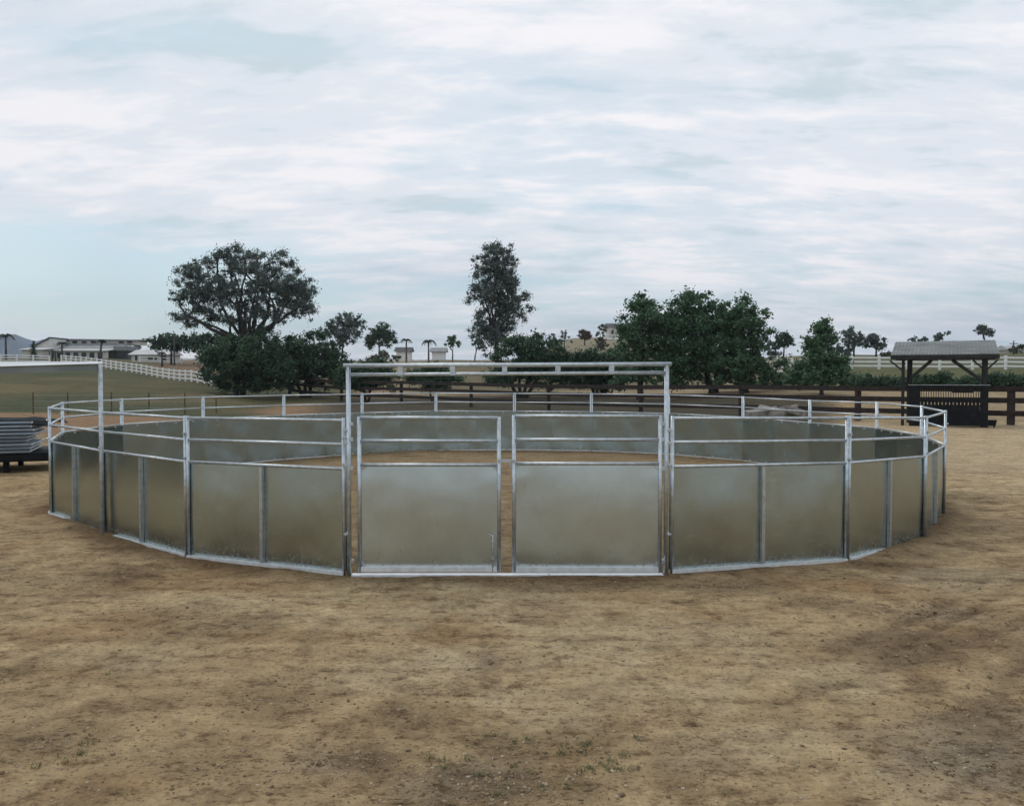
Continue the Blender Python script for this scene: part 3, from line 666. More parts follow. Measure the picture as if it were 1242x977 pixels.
# ------------------------------------------------------------------ black panel stack at left
def panel_stack():
    Y = 19.0; rz = R_(22)
    base = empty('stack_platform', (-14.6, Y+.6, tz(-13.9, Y)), rz, 'low black steel trailer deck under the stacked panels at left', 'trailer')
    b = MB(); b.box((-3.2,-.9,.27),(3.3,1.5,.47)); b.build('deck', M['black'], base)
    b = MB(); b.box((-3.2,-.96,.31),(3.3,-.905,.43)); b.build('edge_beam', M['black'], base)
    for x in (-2.6, 0.4, 2.2):
        for y in (-.7, 1.2):
            b = MB(); b.box((x-.06,y-.06,-.03),(x+.06,y+.06,.268)); b.build('leg', M['black'], base)
    n = 9; r = random.Random(3); pt = .088
    for k in range(n):
        z = tz(-13.9, Y)+.47+.012+k*pt; sh = r.uniform(-.12, .12) - .006*k
        t = empty('stacked_panel', (-14.05+sh, Y+.6, z), rz+R_(r.uniform(-1, 1)), None, 'panel', 'flat-stacked fence panels at the left edge')
        t['label'] = ['galvanised fence panel lying flat at the very bottom of the stack on the trailer', 'galvanised panel second from the bottom of the left stack', 'galvanised panel third from the bottom of the left stack', 'galvanised panel fourth from the bottom of the left stack', 'galvanised panel in the exact middle of the left stack', 'galvanised panel fourth from the top of the left stack', 'galvanised panel third from the top of the left stack', 'galvanised panel second from the top of the left stack, under the uppermost', 'uppermost galvanised panel of the left stack, under the dark cover'][k]
        for y in (-.75, -.2, .35, .9):
            b = MB(); b.tube([(-2.4, y, .03), (2.25, y, .03)], .029, 8); b.build('rail', M['paletube'], t, True)
        for x in (-2.42, 2.27):
            b = MB(); b.tube([(x, -.70, .03), (x, .93, .03)], .027, 8); b.build('end_tube', M['galv_old'], t, True)
    # dark sheet / cover on top
    V = []; Fc = []; nx, ny = 24, 10
    zt = .47+n*pt
    for i in range(nx+1):
        for j in range(ny+1):
            x = -3.0+5.5*i/nx; y = -.62+1.8*j/ny
            z = zt + .03 + .12*fbm(np.array([x]), np.array([y]), .9, 3)[0] - (.10 if j in (0, ny) else 0) - .18*max(0, x-2.1)
            V.append((x + .22*math.sin(j*1.9+1)*(i/nx)**6, y + .05*math.sin(i*1.3), z))
    for i in range(nx):
        for j in range(ny): a = i*(ny+1)+j; Fc.append((a, a+ny+1, a+ny+2, a+1))
    n0 = len(V); V += [(v[0], v[1], v[2]-.03) for v in V[:n0]]; Fc += [tuple(n0+q for q in reversed(f)) for f in Fc]
    for i in range(nx): a = i*(ny+1); Fc.append((a, n0+a, n0+a+ny+1, a+ny+1)); a += ny; Fc.append((a+ny+1, n0+a+ny+1, n0+a, a))
    for j in range(ny): Fc.append((j+1, n0+j+1, n0+j, j)); a = nx*(ny+1)+j; Fc.append((a, n0+a, n0+a+1, a+1))
    me = bpy.data.meshes.new('tarpaulin'); me.from_pydata(V, [], Fc); me.materials.append(M['tarp'])
    o = link('tarpaulin', me, None, (-13.9, Y+.6, tz(-13.9, Y))); o.rotation_euler = (0, 0, rz)
    tag(o, 'crumpled black sheet lying over the stacked panels', 'tarpaulin')
M['tarp'] = material('black_tarpaulin', (0.012, 0.016, 0.02), 0.9, 0, 0.4, 4, spec=.15)
M['paletube'] = material('pale_zinc_tube', (0.27, 0.32, 0.36), 0.5, 0.2, 0.1, 4)
panel_stack()

# ------------------------------------------------------------------ fences
def fence(name, pts, ph, rails, label, m, spacing=None, pw=.12, rw=.035, rh=.14, cat='fence', group=None, z_over=None, over=0.08, round_=False):
    """pts: post positions (x,y); rails: heights"""
    if spacing:
        out = []; 
        for (a, c) in zip(pts[:-1], pts[1:]):
            L = math.hypot(c[0]-a[0], c[1]-a[1]); n = max(1, round(L/spacing))
            out += [(a[0]+(c[0]-a[0])*i/n, a[1]+(c[1]-a[1])*i/n) for i in range(n)]
        pts = out + [pts[-1]]
    P3 = [Vector((x, y, tz(x, y))) for x, y in pts]
    t = empty(name, P3[0], 0, label, cat, group); o = P3[0]
    b = MB(); 
    if round_: b.tube([(0,0,-.15),(0,0,ph)], pw/2, 6)
    else: b.box((-pw/2,-pw/2,-.15),(pw/2,pw/2,ph))
    pm = b.mesh('post', m)
    b = MB(); b.box((0,-rw/2,-rh/2),(1,rw/2,rh/2)); rm = b.mesh('rail', m)
    for k, p in enumerate(P3):
        link('post', pm, t, p-o)
        if k < len(P3)-1:
            d = P3[k+1]-p; L = d.length
            nrm = Vector((d.y, -d.x, 0)).normalized()
            if nrm.y > 0: nrm = -nrm
            for z in rails:
                r = link('rail', rm, t, p-o+Vector((0,0,z))+nrm*(pw/2+rw/2+.002)); r.scale = (L, 1, 1)
                r.rotation_euler = (0, -math.asin(d.z/L), math.atan2(d.y, d.x))
    return t
W3 = (0.35, 0.78, 1.2)
def P(px, Y): return (px2x(px, Y), Y)
fence('white_rail_fence', [P(-60,132), P(60.5,136)], 1.35, W3, 'white three-rail fence along the meadow ridge at the far left edge', M['white'], 2.45, .2, .05, .16)
fence('white_rail_fence', [P(75,140), P(118,128), P(160,116), P(205,102), P(256,88)], 1.35, W3, 'white three-rail fence running downhill across the left meadow', M['white'], 2.45, .17, .05, .15)
fence('white_rail_fence', [P(170,170), P(246,170)], 1.3, (.5, 1.15), 'short white two-rail fence in front of the low outbuilding', M['white'], 4, .18, .05, .16)
fence('white_rail_fence', [P(925,92), P(1000,87), P(1100,84), P(1260,82), P(1330,80)], 1.42, W3, 'long white three-rail fence on the right slope behind the shelter', M['white'], 3.05, .2, .05, .19)
fence('white_rail_fence', [P(392,172), P(480,176)], 1.3, (.45, .85, 1.25), 'white fence on the ridge below the far grey-green tree', M['white'], 3, .16, .05, .13)
fence('beige_rail_fence', [P(484,168), P(600,170)], 1.25, (.35, .75, 1.15), 'thin beige fence along the ridge below the two palms', M['beige'] if 'beige' in M else M['walltan'], 3, .14, .05, .10)
fence('white_rail_fence', [P(668,150), P(705,148)], 1.3, (.5, 1.0, 1.25), 'white fence glimpsed left of the russet tree', M['white'], 3, .16, .05, .13)
fence('white_rail_fence', [P(925,150), P(960,150)], 1.3, (.4, .8, 1.2), 'short white fence on the ridge beside the small round tree', M['white'], 3, .16, .05, .13)
fence('white_rail_fence', [P(300,95), P(410,97)], 1.3, (.5, 1.1), 'white fence seen under the dark trees at left', M['white'], 3, .16, .05, .16)
fl = []
for t_ in (-.16, 0.015, .175, .325, .48, .65, .82, 1.0, 1.18, 1.36): fl.append((25.3-34.8*t_, 40+30*t_))
fence('brown_board_fence', fl, 1.86, (.58, 1.22, 1.78), 'dark brown three-board fence crossing behind the pen under the trees', M['brown'], None, .26, .06, .27)
def wire_fence():
    pts = [P(40,52), P(82,52), P(135,52.5), P(180.5,53), P(224,53), P(262,54)]
    P3 = [Vector((x,y,tz(x,y))) for x,y in pts]; t = empty('wire_fence', P3[0], 0, 'thin wire fence on rusty steel stakes at the foot of the meadow', 'fence'); o = P3[0]
    b = MB(); b.box((-.03,-.03,-.1),(.03,.03,1.35)); pm = b.mesh('stake', M['rust'])
    for p in P3: link('stake', pm, t, p-o)
    for z in (.4, .8, 1.2):
        b = MB(); b.tube([p-o+Vector((0,-.035,z)) for p in P3], .006, 4); b.build('wire', M['galv_old'], t)
wire_fence()

# ------------------------------------------------------------------ open shelter
def shelter():
    th = R_(28); Y = 39.5; cx = px2x(1144, Y); zb = 0.0
    t = empty('open_shelter', (cx, Y, zb), -th, 'open dark timber shelter with a grey ribbed metal roof at the right', 'shelter')
    W = 4.6; D = 3.5; ze = zz(429.5, Y); zr = ze + .78
    # roof: one ribbed sheet strip per panel
    n = 7; y0, y1 = -.25, D
    for k in range(n):
        xa = -W/2 + W*k/n; xb = xa + W/n
        b = MB(); b.add([(xa,y0,ze),(xb-.004,y0,ze),(xb-.004,y1,zr),(xa,y1,zr),(xa,y0,ze-.03),(xb-.004,y0,ze-.03),(xb-.004,y1,zr-.03),(xa,y1,zr-.03)],
             [(0,1,2,3),(7,6,5,4),(0,4,5,1),(1,5,6,2),(2,6,7,3),(3,7,4,0)])
        for q in range(4):
            x = xa + W/n*(q+.5)/4; b.bar((x,y0,ze+.012),(x,y1,zr+.012),.03,.03)
        b.build('roof_panel', M['roofmetal'], t)
    b = MB(); b.box((-W/2-.02,y0-.05,ze-.24),(W/2+.02,y0-.005,ze-.035)); b.build('fascia', M['darkwood'], t)
    b = MB(); b.box((-W/2+.2,0.05,ze-.28),(W/2-.1,.2,ze-.06)); b.build('beam', M['darkwood'], t)
    b = MB(); b.box((-W/2+.2,D-.9,zr-.45),(W/2-.1,D-.75,zr-.25)); b.build('beam', M['darkwood'], t)
    for k in range(6):
        x = -W/2+.1+(W-.2)*k/5; b = MB(); b.bar((x,0.0,ze-.10),(x,D-.1,zr-.13),.06,.14); b.build('rafter', M['darkwood'], t)
    xp = {'l': (1094-1144)/28.3, 'r': (1194-1144)/28.3}
    for x, y, w in ((xp['l'],.12,.14),(xp['r'],.12,.19),(xp['l']+.14,D-.8,.12),(xp['r'],D-.8,.14),(xp['l']+.33,.6,.13)):
        top = ze-.28 + max(0, y-.12)/D*.95*1.0
        b = MB(); b.box((x-w/2,y-w/2,-.3),(x+w/2,y+w/2,top)); b.build('post', M['darkwood'], t)
    for (xa, za, xb, zb_) in ((xp['l']+.35,ze-1.15,xp['l']+1.25,ze-.28),(xp['r']-.3,ze-1.15,xp['r']-1.4,ze-.28)):
        b = MB(); b.bar((xa,.12,za),(xb,.12,zb_),.16,.18,(0,1,0)); b.build('brace', M['darkwood'], t)
    for (xa, xb) in ((xp['l'],xp['l']-.6),(xp['r'],xp['r']+.5),(xp['r'],xp['r']-.55)):
        b = MB(); b.bar((xa,.1,ze-.8),(xb,.1,ze-.28),.08,.09,(0,1,0)); b.build('brace', M['darkwood'], t)
    return t, cx, Y, th, xp
sh, scx, sY, sth, sxp = shelter()
def stall_panel():
    t = empty('barred_stall_front', (scx, sY-.25, 0), -sth, 'black steel stall front with upright bars and solid boards below the shelter roof', 'stall panel')
    a, c = -1.35, 1.75; zt = zz(467, sY)
    def bx(nm, lo, hi, m=M['black']): b = MB(); b.box(lo, hi); return b.build(nm, m, t)
    bx('top_rail', (a,-.03,zt-.08), (c,.03,zt)); b = MB(); b.box((a-.3,-.034,zt+.002),(c+.1,.034,zt+.022)); b.build('capping', M['galv_old'], t)
    for z in (zt-.72, zt-.98, zt-1.24, zt-1.46): bx('rail', (a,-.03,z-.04), (c,.03,z+.04))
    bx('end_board', (a-.22,-.05,-.05), (a+.25,.05,zt-.02)); bx('end_board', (c-.32,-.05,-.05), (c+.02,.05,zt-.02))
    n = 24
    for k in range(n):
        x = a+.3+(c-a-.68)*k/(n-1); bx('bar', (x-.014,-.012,zt-.68), (x+.014,.012,zt-.07))
    bx('board', (a+.25,-.02,zt-1.20), (c-.33,.02,zt-1.02))
    for k in range(16):
        x = a+.33+(c-a-.74)*k/15; bx('slat', (x-.06,-.012,zt-.94), (x+.06,.012,zt-.76)); bx('slat', (x-.055,-.012,zt-1.42), (x+.055,.012,zt-1.28))
    for k in range(5): bx('board', (a+.25,-.02,-.05+(zt-1.48+.03)*k/5), (c-.33,.02,-.05+(zt-1.48+.03)*(k+1)/5-.025))
    bx('hay_rail', (a+1.6,-.035,zt-.36), (a+2.5,-.015,zt-.30))
    # back wall bars farther in, half as many
    b = MB(); b.box((a,1.9,.02),(c,1.95,.7)); b.build('rear_board', M['black'], t)
stall_panel()
def feeder():
    t = empty('feed_trough', (px2x(1199,38.6), 38.6, 0), -sth, 'low dark feed trough on the ground at the right foot of the shelter', 'trough')
    b = MB(); b.add([(-.55,-.25,.12),(.55,-.25,.12),(.55,.25,.12),(-.55,.25,.12),(-.65,-.32,.45),(.65,-.32,.45),(.65,.32,.45),(-.65,.32,.45),(-.58,-.26,.42),(.58,-.26,.42),(.58,.26,.42),(-.58,.26,.42),(-.5,-.2,.18),(.5,-.2,.18),(.5,.2,.18),(-.5,.2,.18)],
     [(3,2,1,0),(0,1,5,4),(1,2,6,5),(2,3,7,6),(3,0,4,7),(4,5,9,8),(5,6,10,9),(6,7,11,10),(7,4,8,11),(8,9,13,12),(9,10,14,13),(10,11,15,14),(11,8,12,15),(12,13,14,15)]); o_=b.build('basin', M['black'], t); t.scale=(.55,.8,.8)
    for x in (-.45, .45): b = MB(); b.box((x-.05,-.2,-.05),(x+.05,.2,.118)); b.build('foot', M['darkwood'], t)
feeder()

# ------------------------------------------------------------------ foliage
def leaf_cloud(name, clumps, n, size, m, parent, seed, aspect=0.55, droop=0.0):
    """clumps: (k,4) centre+radius. n leaves in all"""
    r = np.random.default_rng(seed); cl = np.asarray(clumps); w = cl[:,3]**2.2; w /= w.sum()
    ci = r.choice(len(cl), n, p=w)
    d = r.normal(size=(n,3)); d /= np.linalg.norm(d, axis=1)[:,None]
    rad = cl[ci,3]*np.minimum(np.abs(r.normal(size=n))*.75, 1.9)
    c = cl[ci,:3] + d*rad[:,None]*np.array([1,1,.8])
    u = r.normal(size=(n,3)); u[:,2] -= droop; u /= np.linalg.norm(u, axis=1)[:,None]
    v = np.cross(u, r.normal(size=(n,3))); v /= np.maximum(np.linalg.norm(v, axis=1), 1e-6)[:,None]
    s = size*(0.6+0.8*r.random(n))
    u = u*s[:,None]; v = v*(s*aspect)[:,None]
    V = np.stack([c-u*.5, c+v*.5, c+u*.5, c-v*.5], 1).reshape(-1,3)
    Fq = np.arange(4*n).reshape(-1,4)
    cv = r.random(len(cl))
    att = np.clip(cv[ci]*.6 + r.random(n)*.4, 0, 1)
    me = fast_mesh(name, V, Fq, m, {'v': np.repeat(att, 4)})
    o = link(name, me, parent); o['kind'] = 'stuff'; return o
def lobes_clumps(lobes, k, r, cr, shell=0.45):
    L = np.array([[l[0],l[1],l[2],l[3],l[4],l[5]] for l in lobes], float); vol = (L[:,3]*L[:,4]*L[:,5]); p = vol/vol.sum()
    i = r.choice(len(L), k, p=p); d = r.normal(size=(k,3)); d /= np.linalg.norm(d, axis=1)[:,None]
    q = r.random(k)**shell
    c = L[i,:3] + d*q[:,None]*L[i,3:6]
    return np.concatenate([c, (cr[0]+(cr[1]-cr[0])*r.random(k))[:,None]], 1)
def limb_mesh(mb, a, b, r0, r1, rg, sag=.12, n=5, sides=5):
    a, b = np.array(a), np.array(b); L = np.linalg.norm(b-a); pts = []
    j = rg.normal(size=3)*L*sag; j[2] = abs(j[2])*.3 - L*.05
    for i in range(n+1):
        t = i/n; p = a*(1-t)+b*t + j*math.sin(math.pi*t) + (rg.normal(size=3)*L*.015 if 0 < i < n else 0); pts.append(tuple(p))
    mb.tube(pts, [r0+(r1-r0)*i/n for i in range(n+1)], sides)
def tree(name, px, Y, lobes_px, label, m='leaf_dark', trunk_top=0.4, tr=.25, n=6000, leaf=.3, k=60, cr=(.5,1.0), depth=.9, trunks=1, limbs=10, seed=1,
         bark='bark', group=None, shell=.45, cat='tree', aspect=.55, droop=0.0, spread=.35, zb=None, limbr=.4):
    """lobes_px: (cx,cy,rx,ry) in photo pixels at distance Y (optionally a depth offset in metres)"""
    x = px2x(px, Y); z0 = tz(x, Y) if zb is None else zb
    t = empty(name, (x, Y, z0), 0, label, cat, group); r = np.random.default_rng(seed); s = Y/F
    lobes = []
    for l in lobes_px:
        c = at(l[0], l[1], Y); rx, rz_ = l[2]*s, l[3]*s; off = l[4] if len(l) > 4 else 0
        lobes.append((c.x-x, off, c.z-z0, rx, min(rx, max(rz_, rx*.6))*depth if len(l) < 6 else l[5], rz_))
    cl = lobes_clumps(lobes, k, r, cr, shell)
    L = np.array(lobes); top = (L[:,2]+L[:,5]).max(); bot = (L[:,2]-L[:,5]).min(); cxm = float((L[:,0]*L[:,3]**2).sum()/(L[:,3]**2).sum())
    zt = top*trunk_top
    heads = []
    for q in range(trunks):
        off = 0 if trunks == 1 else (q-(trunks-1)/2)
        b = MB(); lean = off*spread*zt + (cxm*.4 if trunks == 1 else cxm*.3); yl = r.normal()*.08*zt
        hd = (lean, yl, zt)
        npt = 7; pts = []; rad = []
        rr = tr/(1 if trunks == 1 else 1.4)
        for i in range(npt):
            u = i/(npt-1); pts.append((off*tr*1.1 + lean*u**1.3 + (r.normal()*.04*tr*4 if 0<i<npt-1 else 0), yl*u, -.15+(zt+.15)*u)); rad.append(rr*(1.35 if i == 0 else 1-.4*u))
        b.tube(pts, rad, 8); b.build('trunk', M[bark], t, True); heads.append(hd)
    if limbs:
        b = MB(); order = np.argsort(-cl[:,3])[:limbs] if limbs < len(cl) else np.arange(len(cl))
        order = r.choice(len(cl), min(limbs, len(cl)), replace=False)
        mains = []
        nm = max(3, limbs//6)
        for q in range(nm):
            tgt = L[r.choice(len(L), p=(L[:,3]**2)/(L[:,3]**2).sum())]; h = heads[q % len(heads)]
            a_ = q/nm*2*math.pi; e = (tgt[0]+math.cos(a_)*tgt[3]*.5, tgt[1]+math.sin(a_)*tgt[4]*.5, tgt[2]+r.normal()*tgt[5]*.2)
            limb_mesh(b, h, e, tr*limbr*1.3, tr*limbr*.5, r, n=6); mains.append((h, e))
        for o_ in order:
            c = cl[o_,:3]; best = None
            for (h, e) in mains:
                for u in (.3,.55,.8,1.0):
                    p = np.array(h)*(1-u)+np.array(e)*u; dd = np.linalg.norm(p-c)
                    if best is None or dd < best[0]: best = (dd, p, u)
            limb_mesh(b, best[1], c, tr*limbr*(.75-.35*best[2]), tr*.05+.01, r, n=4, sides=4)
        b.build('branches', M[bark], t, True)
    leaf_cloud('foliage', cl, n, leaf, M[m], t, seed+100, aspect, droop)
    return t

# big spreading tree upper left
tree('eucalyptus_tree', 300, 100, [(248,338,36,32),(300,326,46,28),(342,350,38,34),(230,366,24,30),(290,362,45,34),(352,372,28,26),(342,316,15,14),(268,312,24,14),(325,385,30,20),(238,388,20,16),(272,390,26,16),(362,352,20,18),(308,306,16,12),(232,340,14,16),(354,322,12,12),(370,352,14,14),(374,378,12,12),(218,350,12,14)],
     'big spreading grey-green tree rising behind the dark bushes at left', 'leaf_euc', .27, .55, 70000, .26, 560, (.3,.75), .9, 1, 110, 5, 'bark', shell=.42, aspect=.42, droop=.8, limbr=.34)
# tall narrow tree, centre
tree('eucalyptus_tree', 602, 105, [(602,318,22,22),(598,345,30,28),(624,370,22,24),(602,385,30,28),(604,412,30,24),(576,352,15,18),(606,305,14,11),(632,360,12,14),(590,400,22,24),(610,355,24,30),(588,316,18,18),(616,314,16,18),(604,330,28,22),(600,300,12,7)],
     'tall narrow grey-green tree standing alone left of centre', 'leaf_euc', .3, .4, 48000, .25, 420, (.28,.7), .9, 1, 60, 8, 'bark', limbr=.3, shell=.45, aspect=.45, droop=.8)
# dark bushes at left
tree('evergreen_tree', 290, 76, [(290,442,46,34),(262,452,22,24),(305,425,38,25),(322,450,36,28),(268,428,24,20)],
     'dark rounded evergreen with a leaning double trunk, leftmost by the meadow', 'leaf_dark', .30, .34, 36000, .26, 300, (.28,.6), 1.0, 2, 30, 12)
tree('evergreen_tree', 370, 80, [(360,432,44,28),(392,442,34,30),(345,446,34,28),(378,418,26,16),(410,450,22,22)],
     'dark dense evergreen just right of the double-trunked one', 'leaf_dark', .3, .28, 34000, .26, 300, (.28,.6), 1.0, 3, 24, 13)
tree('evergreen_tree', 445, 74, [(440,455,28,18),(462,460,26,15),(425,462,18,14),(455,446,22,10)],
     'low dark evergreen behind the left bow post', 'leaf_dark', .35, .18, 14000, .24, 90, (.35,.65), 1.0, 2, 14, 14)
tree('evergreen_tree', 525, 72, [(522,460,28,13),(545,462,18,10),(508,455,14,9),(528,449,22,9)],
     'small dark evergreen seen under the overhead bow left of centre', 'leaf_dark', .4, .14, 11000, .22, 80, (.3,.55), 1.0, 2, 12, 15)
tree('evergreen_tree', 632, 74, [(628,436,34,26),(655,445,30,24),(608,450,24,18),(645,420,26,16),(672,452,22,20),(600,462,18,12),(688,452,18,16),(668,428,18,18),(682,438,18,16)],
     'dark multi-stemmed evergreen below the tall narrow tree', 'leaf_dark', .32, .26, 24000, .25, 280, (.28,.6), 1.0, 4, 26, 16)
tree('evergreen_tree', 728, 76, [(720,445,36,24),(742,446,28,20),(695,455,26,18),(740,462,30,12)],
     'dark multi-stemmed evergreen left of the largest tree', 'leaf_dark', .3, .24, 24000, .25, 280, (.28,.6), 1.0, 4, 24, 17)
tree('broadleaf_tree', 776, 70, [(785,395,34,34),(772,430,34,32),(780,374,18,18),(800,445,34,24),(765,458,34,12),(764,416,12,14),(815,400,26,26),(812,430,26,30)],
     'dark green broadleaf tree forming the left shoulder of the largest clump', 'leaf_mid', .32, .3, 26000, .27, 320, (.25,.62), 1.0, 1, 40, 18)
tree('broadleaf_tree', 866, 70, [(828,382,24,22),(812,405,20,26),(848,378,34,26),(860,405,44,34),(842,362,20,12),(870,440,44,28),(835,430,34,30),(830,462,40,10)],
     'tallest dark green broadleaf tree, middle of the largest clump', 'leaf_mid', .32, .34, 34000, .27, 420, (.25,.62), 1.0, 2, 50, 19)
tree('broadleaf_tree', 905, 68, [(898,385,30,26),(915,405,24,24),(890,430,36,30),(925,445,30,22),(905,364,8,8),(925,380,14,12),(900,460,40,10)],
     'broadleaf tree with an airy crown on the right of the largest clump', 'leaf_mid', .32, .26, 22000, .26, 300, (.22,.55), 1.0, 1, 50, 20)
tree('broadleaf_tree', 996, 62, [(995,398,12,14),(995,418,22,16),(998,440,32,18),(985,455,34,14),(1012,455,28,14),(975,462,20,8)],
     'conical green tree standing between the large clump and the shelter', 'leaf_mid', .3, .17, 20000, .24, 240, (.2,.5), 1.0, 1, 36, 21)
# hedge bushes on the right
hedge = [(948,462,30,14,70),(1042,463,24,9,66),(1072,465,20,8,66),(1105,464,25,9,65),(1140,462,21,10,65),(1172,465,22,8,64),(1200,462,20,10,64),(1232,463,25,9,63),(1268,463,24,9,63)]
hl = ['dark bush between the largest clump and the conical tree', 'dark rounded bush just right of the conical tree', 'dark bush left of the shelter, second right of the conical tree', 'dark bush behind the left post of the shelter', 'dark bush seen under the left half of the shelter roof', 'low dark bush seen under the right half of the shelter roof', 'dark bush behind the right post of the shelter', 'dark bush right of the shelter at the photo edge', 'dark bush mostly outside the right photo edge']
for i, (cx_, cy_, rx, ry, Y) in enumerate(hedge):
    tree('shrub', cx_, Y+3, [(cx_,cy_,rx,ry),(cx_-rx*.4,cy_+3,rx*.6,ry*.8),(cx_+rx*.4,cy_+4,rx*.6,ry*.7)], hl[i], 'leaf_dark', .35, .10, 7000, .2, 90, (.2,.4), .9, 2, 8, 30+i, group='dark bushes behind the brown fence', cat='shrub')
for i, (x_, y_, rr_) in enumerate(((-20.0,19.6,1.9),(-19.5,16.2,1.9),(-19.3,12.6,1.8),(-19.8,8.8,1.9))):  # added unseen shrubs, they darken the reflections in the left panels
    t_ = empty('shrub', (x_, y_, 0), 0, ['added unseen dark shrub left of frame, nearest the panel stack', 'added unseen dark shrub left of frame, second from the panel stack', 'added unseen dark shrub left of frame, third from the panel stack', 'added unseen dark shrub left of frame, farthest from the panel stack'][i], 'shrub', 'added unseen shrubs beyond the left edge')
    b_ = MB(); b_.tube([(0,0,-.1),(.05,0,.9)], [.12,.08], 6); b_.build('trunk', M['bark'], t_, True)
    leaf_cloud('foliage', lobes_clumps([(0,0,1.2,rr_,rr_,1.2)], 90, np.random.default_rng(200+i), (.25,.45)), 7000, .2, M['leaf_dark'], t_, 210+i)
# far trees on the ridge
far = [
 ('broadleaf_tree', 415, 180, [(405,398,16,14),(425,392,18,14),(432,405,14,12),(415,408,20,12)], 'grey-green ridge tree right of the big spreading tree', 'leaf_euc', 7000, .5),
 ('broadleaf_tree', 460, 178, [(460,402,16,11),(470,410,12,10),(452,412,12,10)], 'dark ridge tree next to the grey-green one', 'leaf_dark', 6000, .45),
 ('broadleaf_tree', 549, 175, [(549,410,8,6),(545,416,7,6),(553,417,6,5)], 'little round-headed tree on the ridge right of the palms', 'leaf_mid', 1800, .4),
 ('broadleaf_tree', 575, 178, [(577,414,9,5),(585,420,9,5)], 'small tree on the ridge touching the tall narrow tree', 'leaf_dark', 1500, .4),
 ('broadleaf_tree', 208, 165, [(200,413,20,9),(222,416,22,11),(190,418,12,7)], 'dark green tree behind the low outbuilding', 'leaf_dark', 7000, .5),
 ('broadleaf_tree', 250, 168, [(245,416,22,12),(262,412,18,10),(270,422,20,10)], 'dark spreading tree left of the big tree base', 'leaf_dark', 7000, .5),
 ('broadleaf_tree', 950, 150, [(950,410,13,8),(945,416,9,6),(957,416,9,5)], 'small round dark tree on the ridge between clump and conical tree', 'leaf_dark', 3500, .38),
 ('broadleaf_tree', 1035, 150, [(1033,408,13,14),(1045,415,10,10),(1028,418,9,8)], 'airy grey-green ridge tree behind the conical tree', 'leaf_euc', 3600, .42),
 ('broadleaf_tree', 1062, 152, [(1060,414,13,9),(1068,419,9,6)], 'low grey-green ridge tree left of the shelter roof', 'leaf_euc', 2800, .42),
 ('broadleaf_tree', 1113, 170, [(1108,412,8,4),(1120,413,7,4)], 'sparse low tree peeking over the shelter roof at left', 'leaf_euc', 900, .4),
 ('broadleaf_tree', 1141, 160, [(1139,409,7,5),(1150,404,5,4),(1136,413,6,4)], 'wind-leaning tree peeking over the middle of the shelter roof', 'leaf_euc', 1500, .35),
 ('broadleaf_tree', 1194, 150, [(1193,400,11,6),(1188,397,6,4),(1200,403,7,5)], 'umbrella-shaped tree above the right end of the shelter roof', 'leaf_euc', 2400, .32),
 ('broadleaf_tree', 1232, 190, [(1232,424,10,5),(1238,420,6,4)], 'pale low tree on the ridge at the right photo edge', 'leaf_olive', 1200, .4),
 ('broadleaf_tree', 684, 230, [(684,407,7,7),(694,410,5,6),(679,414,5,6)], 'thin sparse tree on the hill left of the russet tree', 'leaf_euc', 900, .45),
 ('broadleaf_tree', 709, 250, [(709,406,8.5,6.5)], 'round russet-brown tree on the tan hill', 'leaf_rust', 3500, .5),
 ('broadleaf_tree', 729, 225, [(729,400,6,7),(728,410,8,8),(730,418,8,7)], 'olive upright tree on the hill left of the white house', 'leaf_olive', 3000, .45),
 ('broadleaf_tree', 672, 215, [(668,412,7,9),(664,420,9,8)], 'dark hill tree just right of the tall narrow tree', 'leaf_dark', 2200, .45),
 ('broadleaf_tree', 1085, 140, [(1078,431,12,4),(1092,430,10,4)], 'low pale scrub on the ridge just left of the shelter roof', 'leaf_olive', 1500, .35),
 ('broadleaf_tree', 470, 165, [(462,431,10,6),(478,434,8,4),(450,436,9,4)], 'low olive scrub at the foot of the dark ridge tree', 'leaf_olive', 2500, .35),
 ('broadleaf_tree', 1020, 150, [(1018,424,9,6),(1027,428,8,5)], 'low ridge tree half hidden by the conical tree', 'leaf_euc', 1800, .4),
 ('broadleaf_tree', 936, 160, [(934,422,8,8),(940,429,9,6)], 'small ridge tree peeking out right of the largest clump', 'leaf_euc', 2200, .4),
 ('broadleaf_tree', 158, 230, [(150,423,9,5),(166,421,7,5)], 'faint twiggy tree between the barn and the low outbuilding', 'leaf_euc', 1300, .4),
 ('broadleaf_tree', 756, 290, [(757,411,4,3)], 'small shrub-like tree in front of the white house', 'leaf_rust', 500, .5),
]
for i, (nm, px, Y, lb, lab, m, n, lf) in enumerate(far):
    s = Y/F; R = max(l[2] for l in lb)*s
    tree(nm, px, Y, lb, lab, m, .45, .10*R**.5+.06, n, lf, max(24, int(n/45)), (R*.10, R*.24), .9, 1, 14, 60+i, group='trees along the far ridge', shell=.5, limbr=.35)
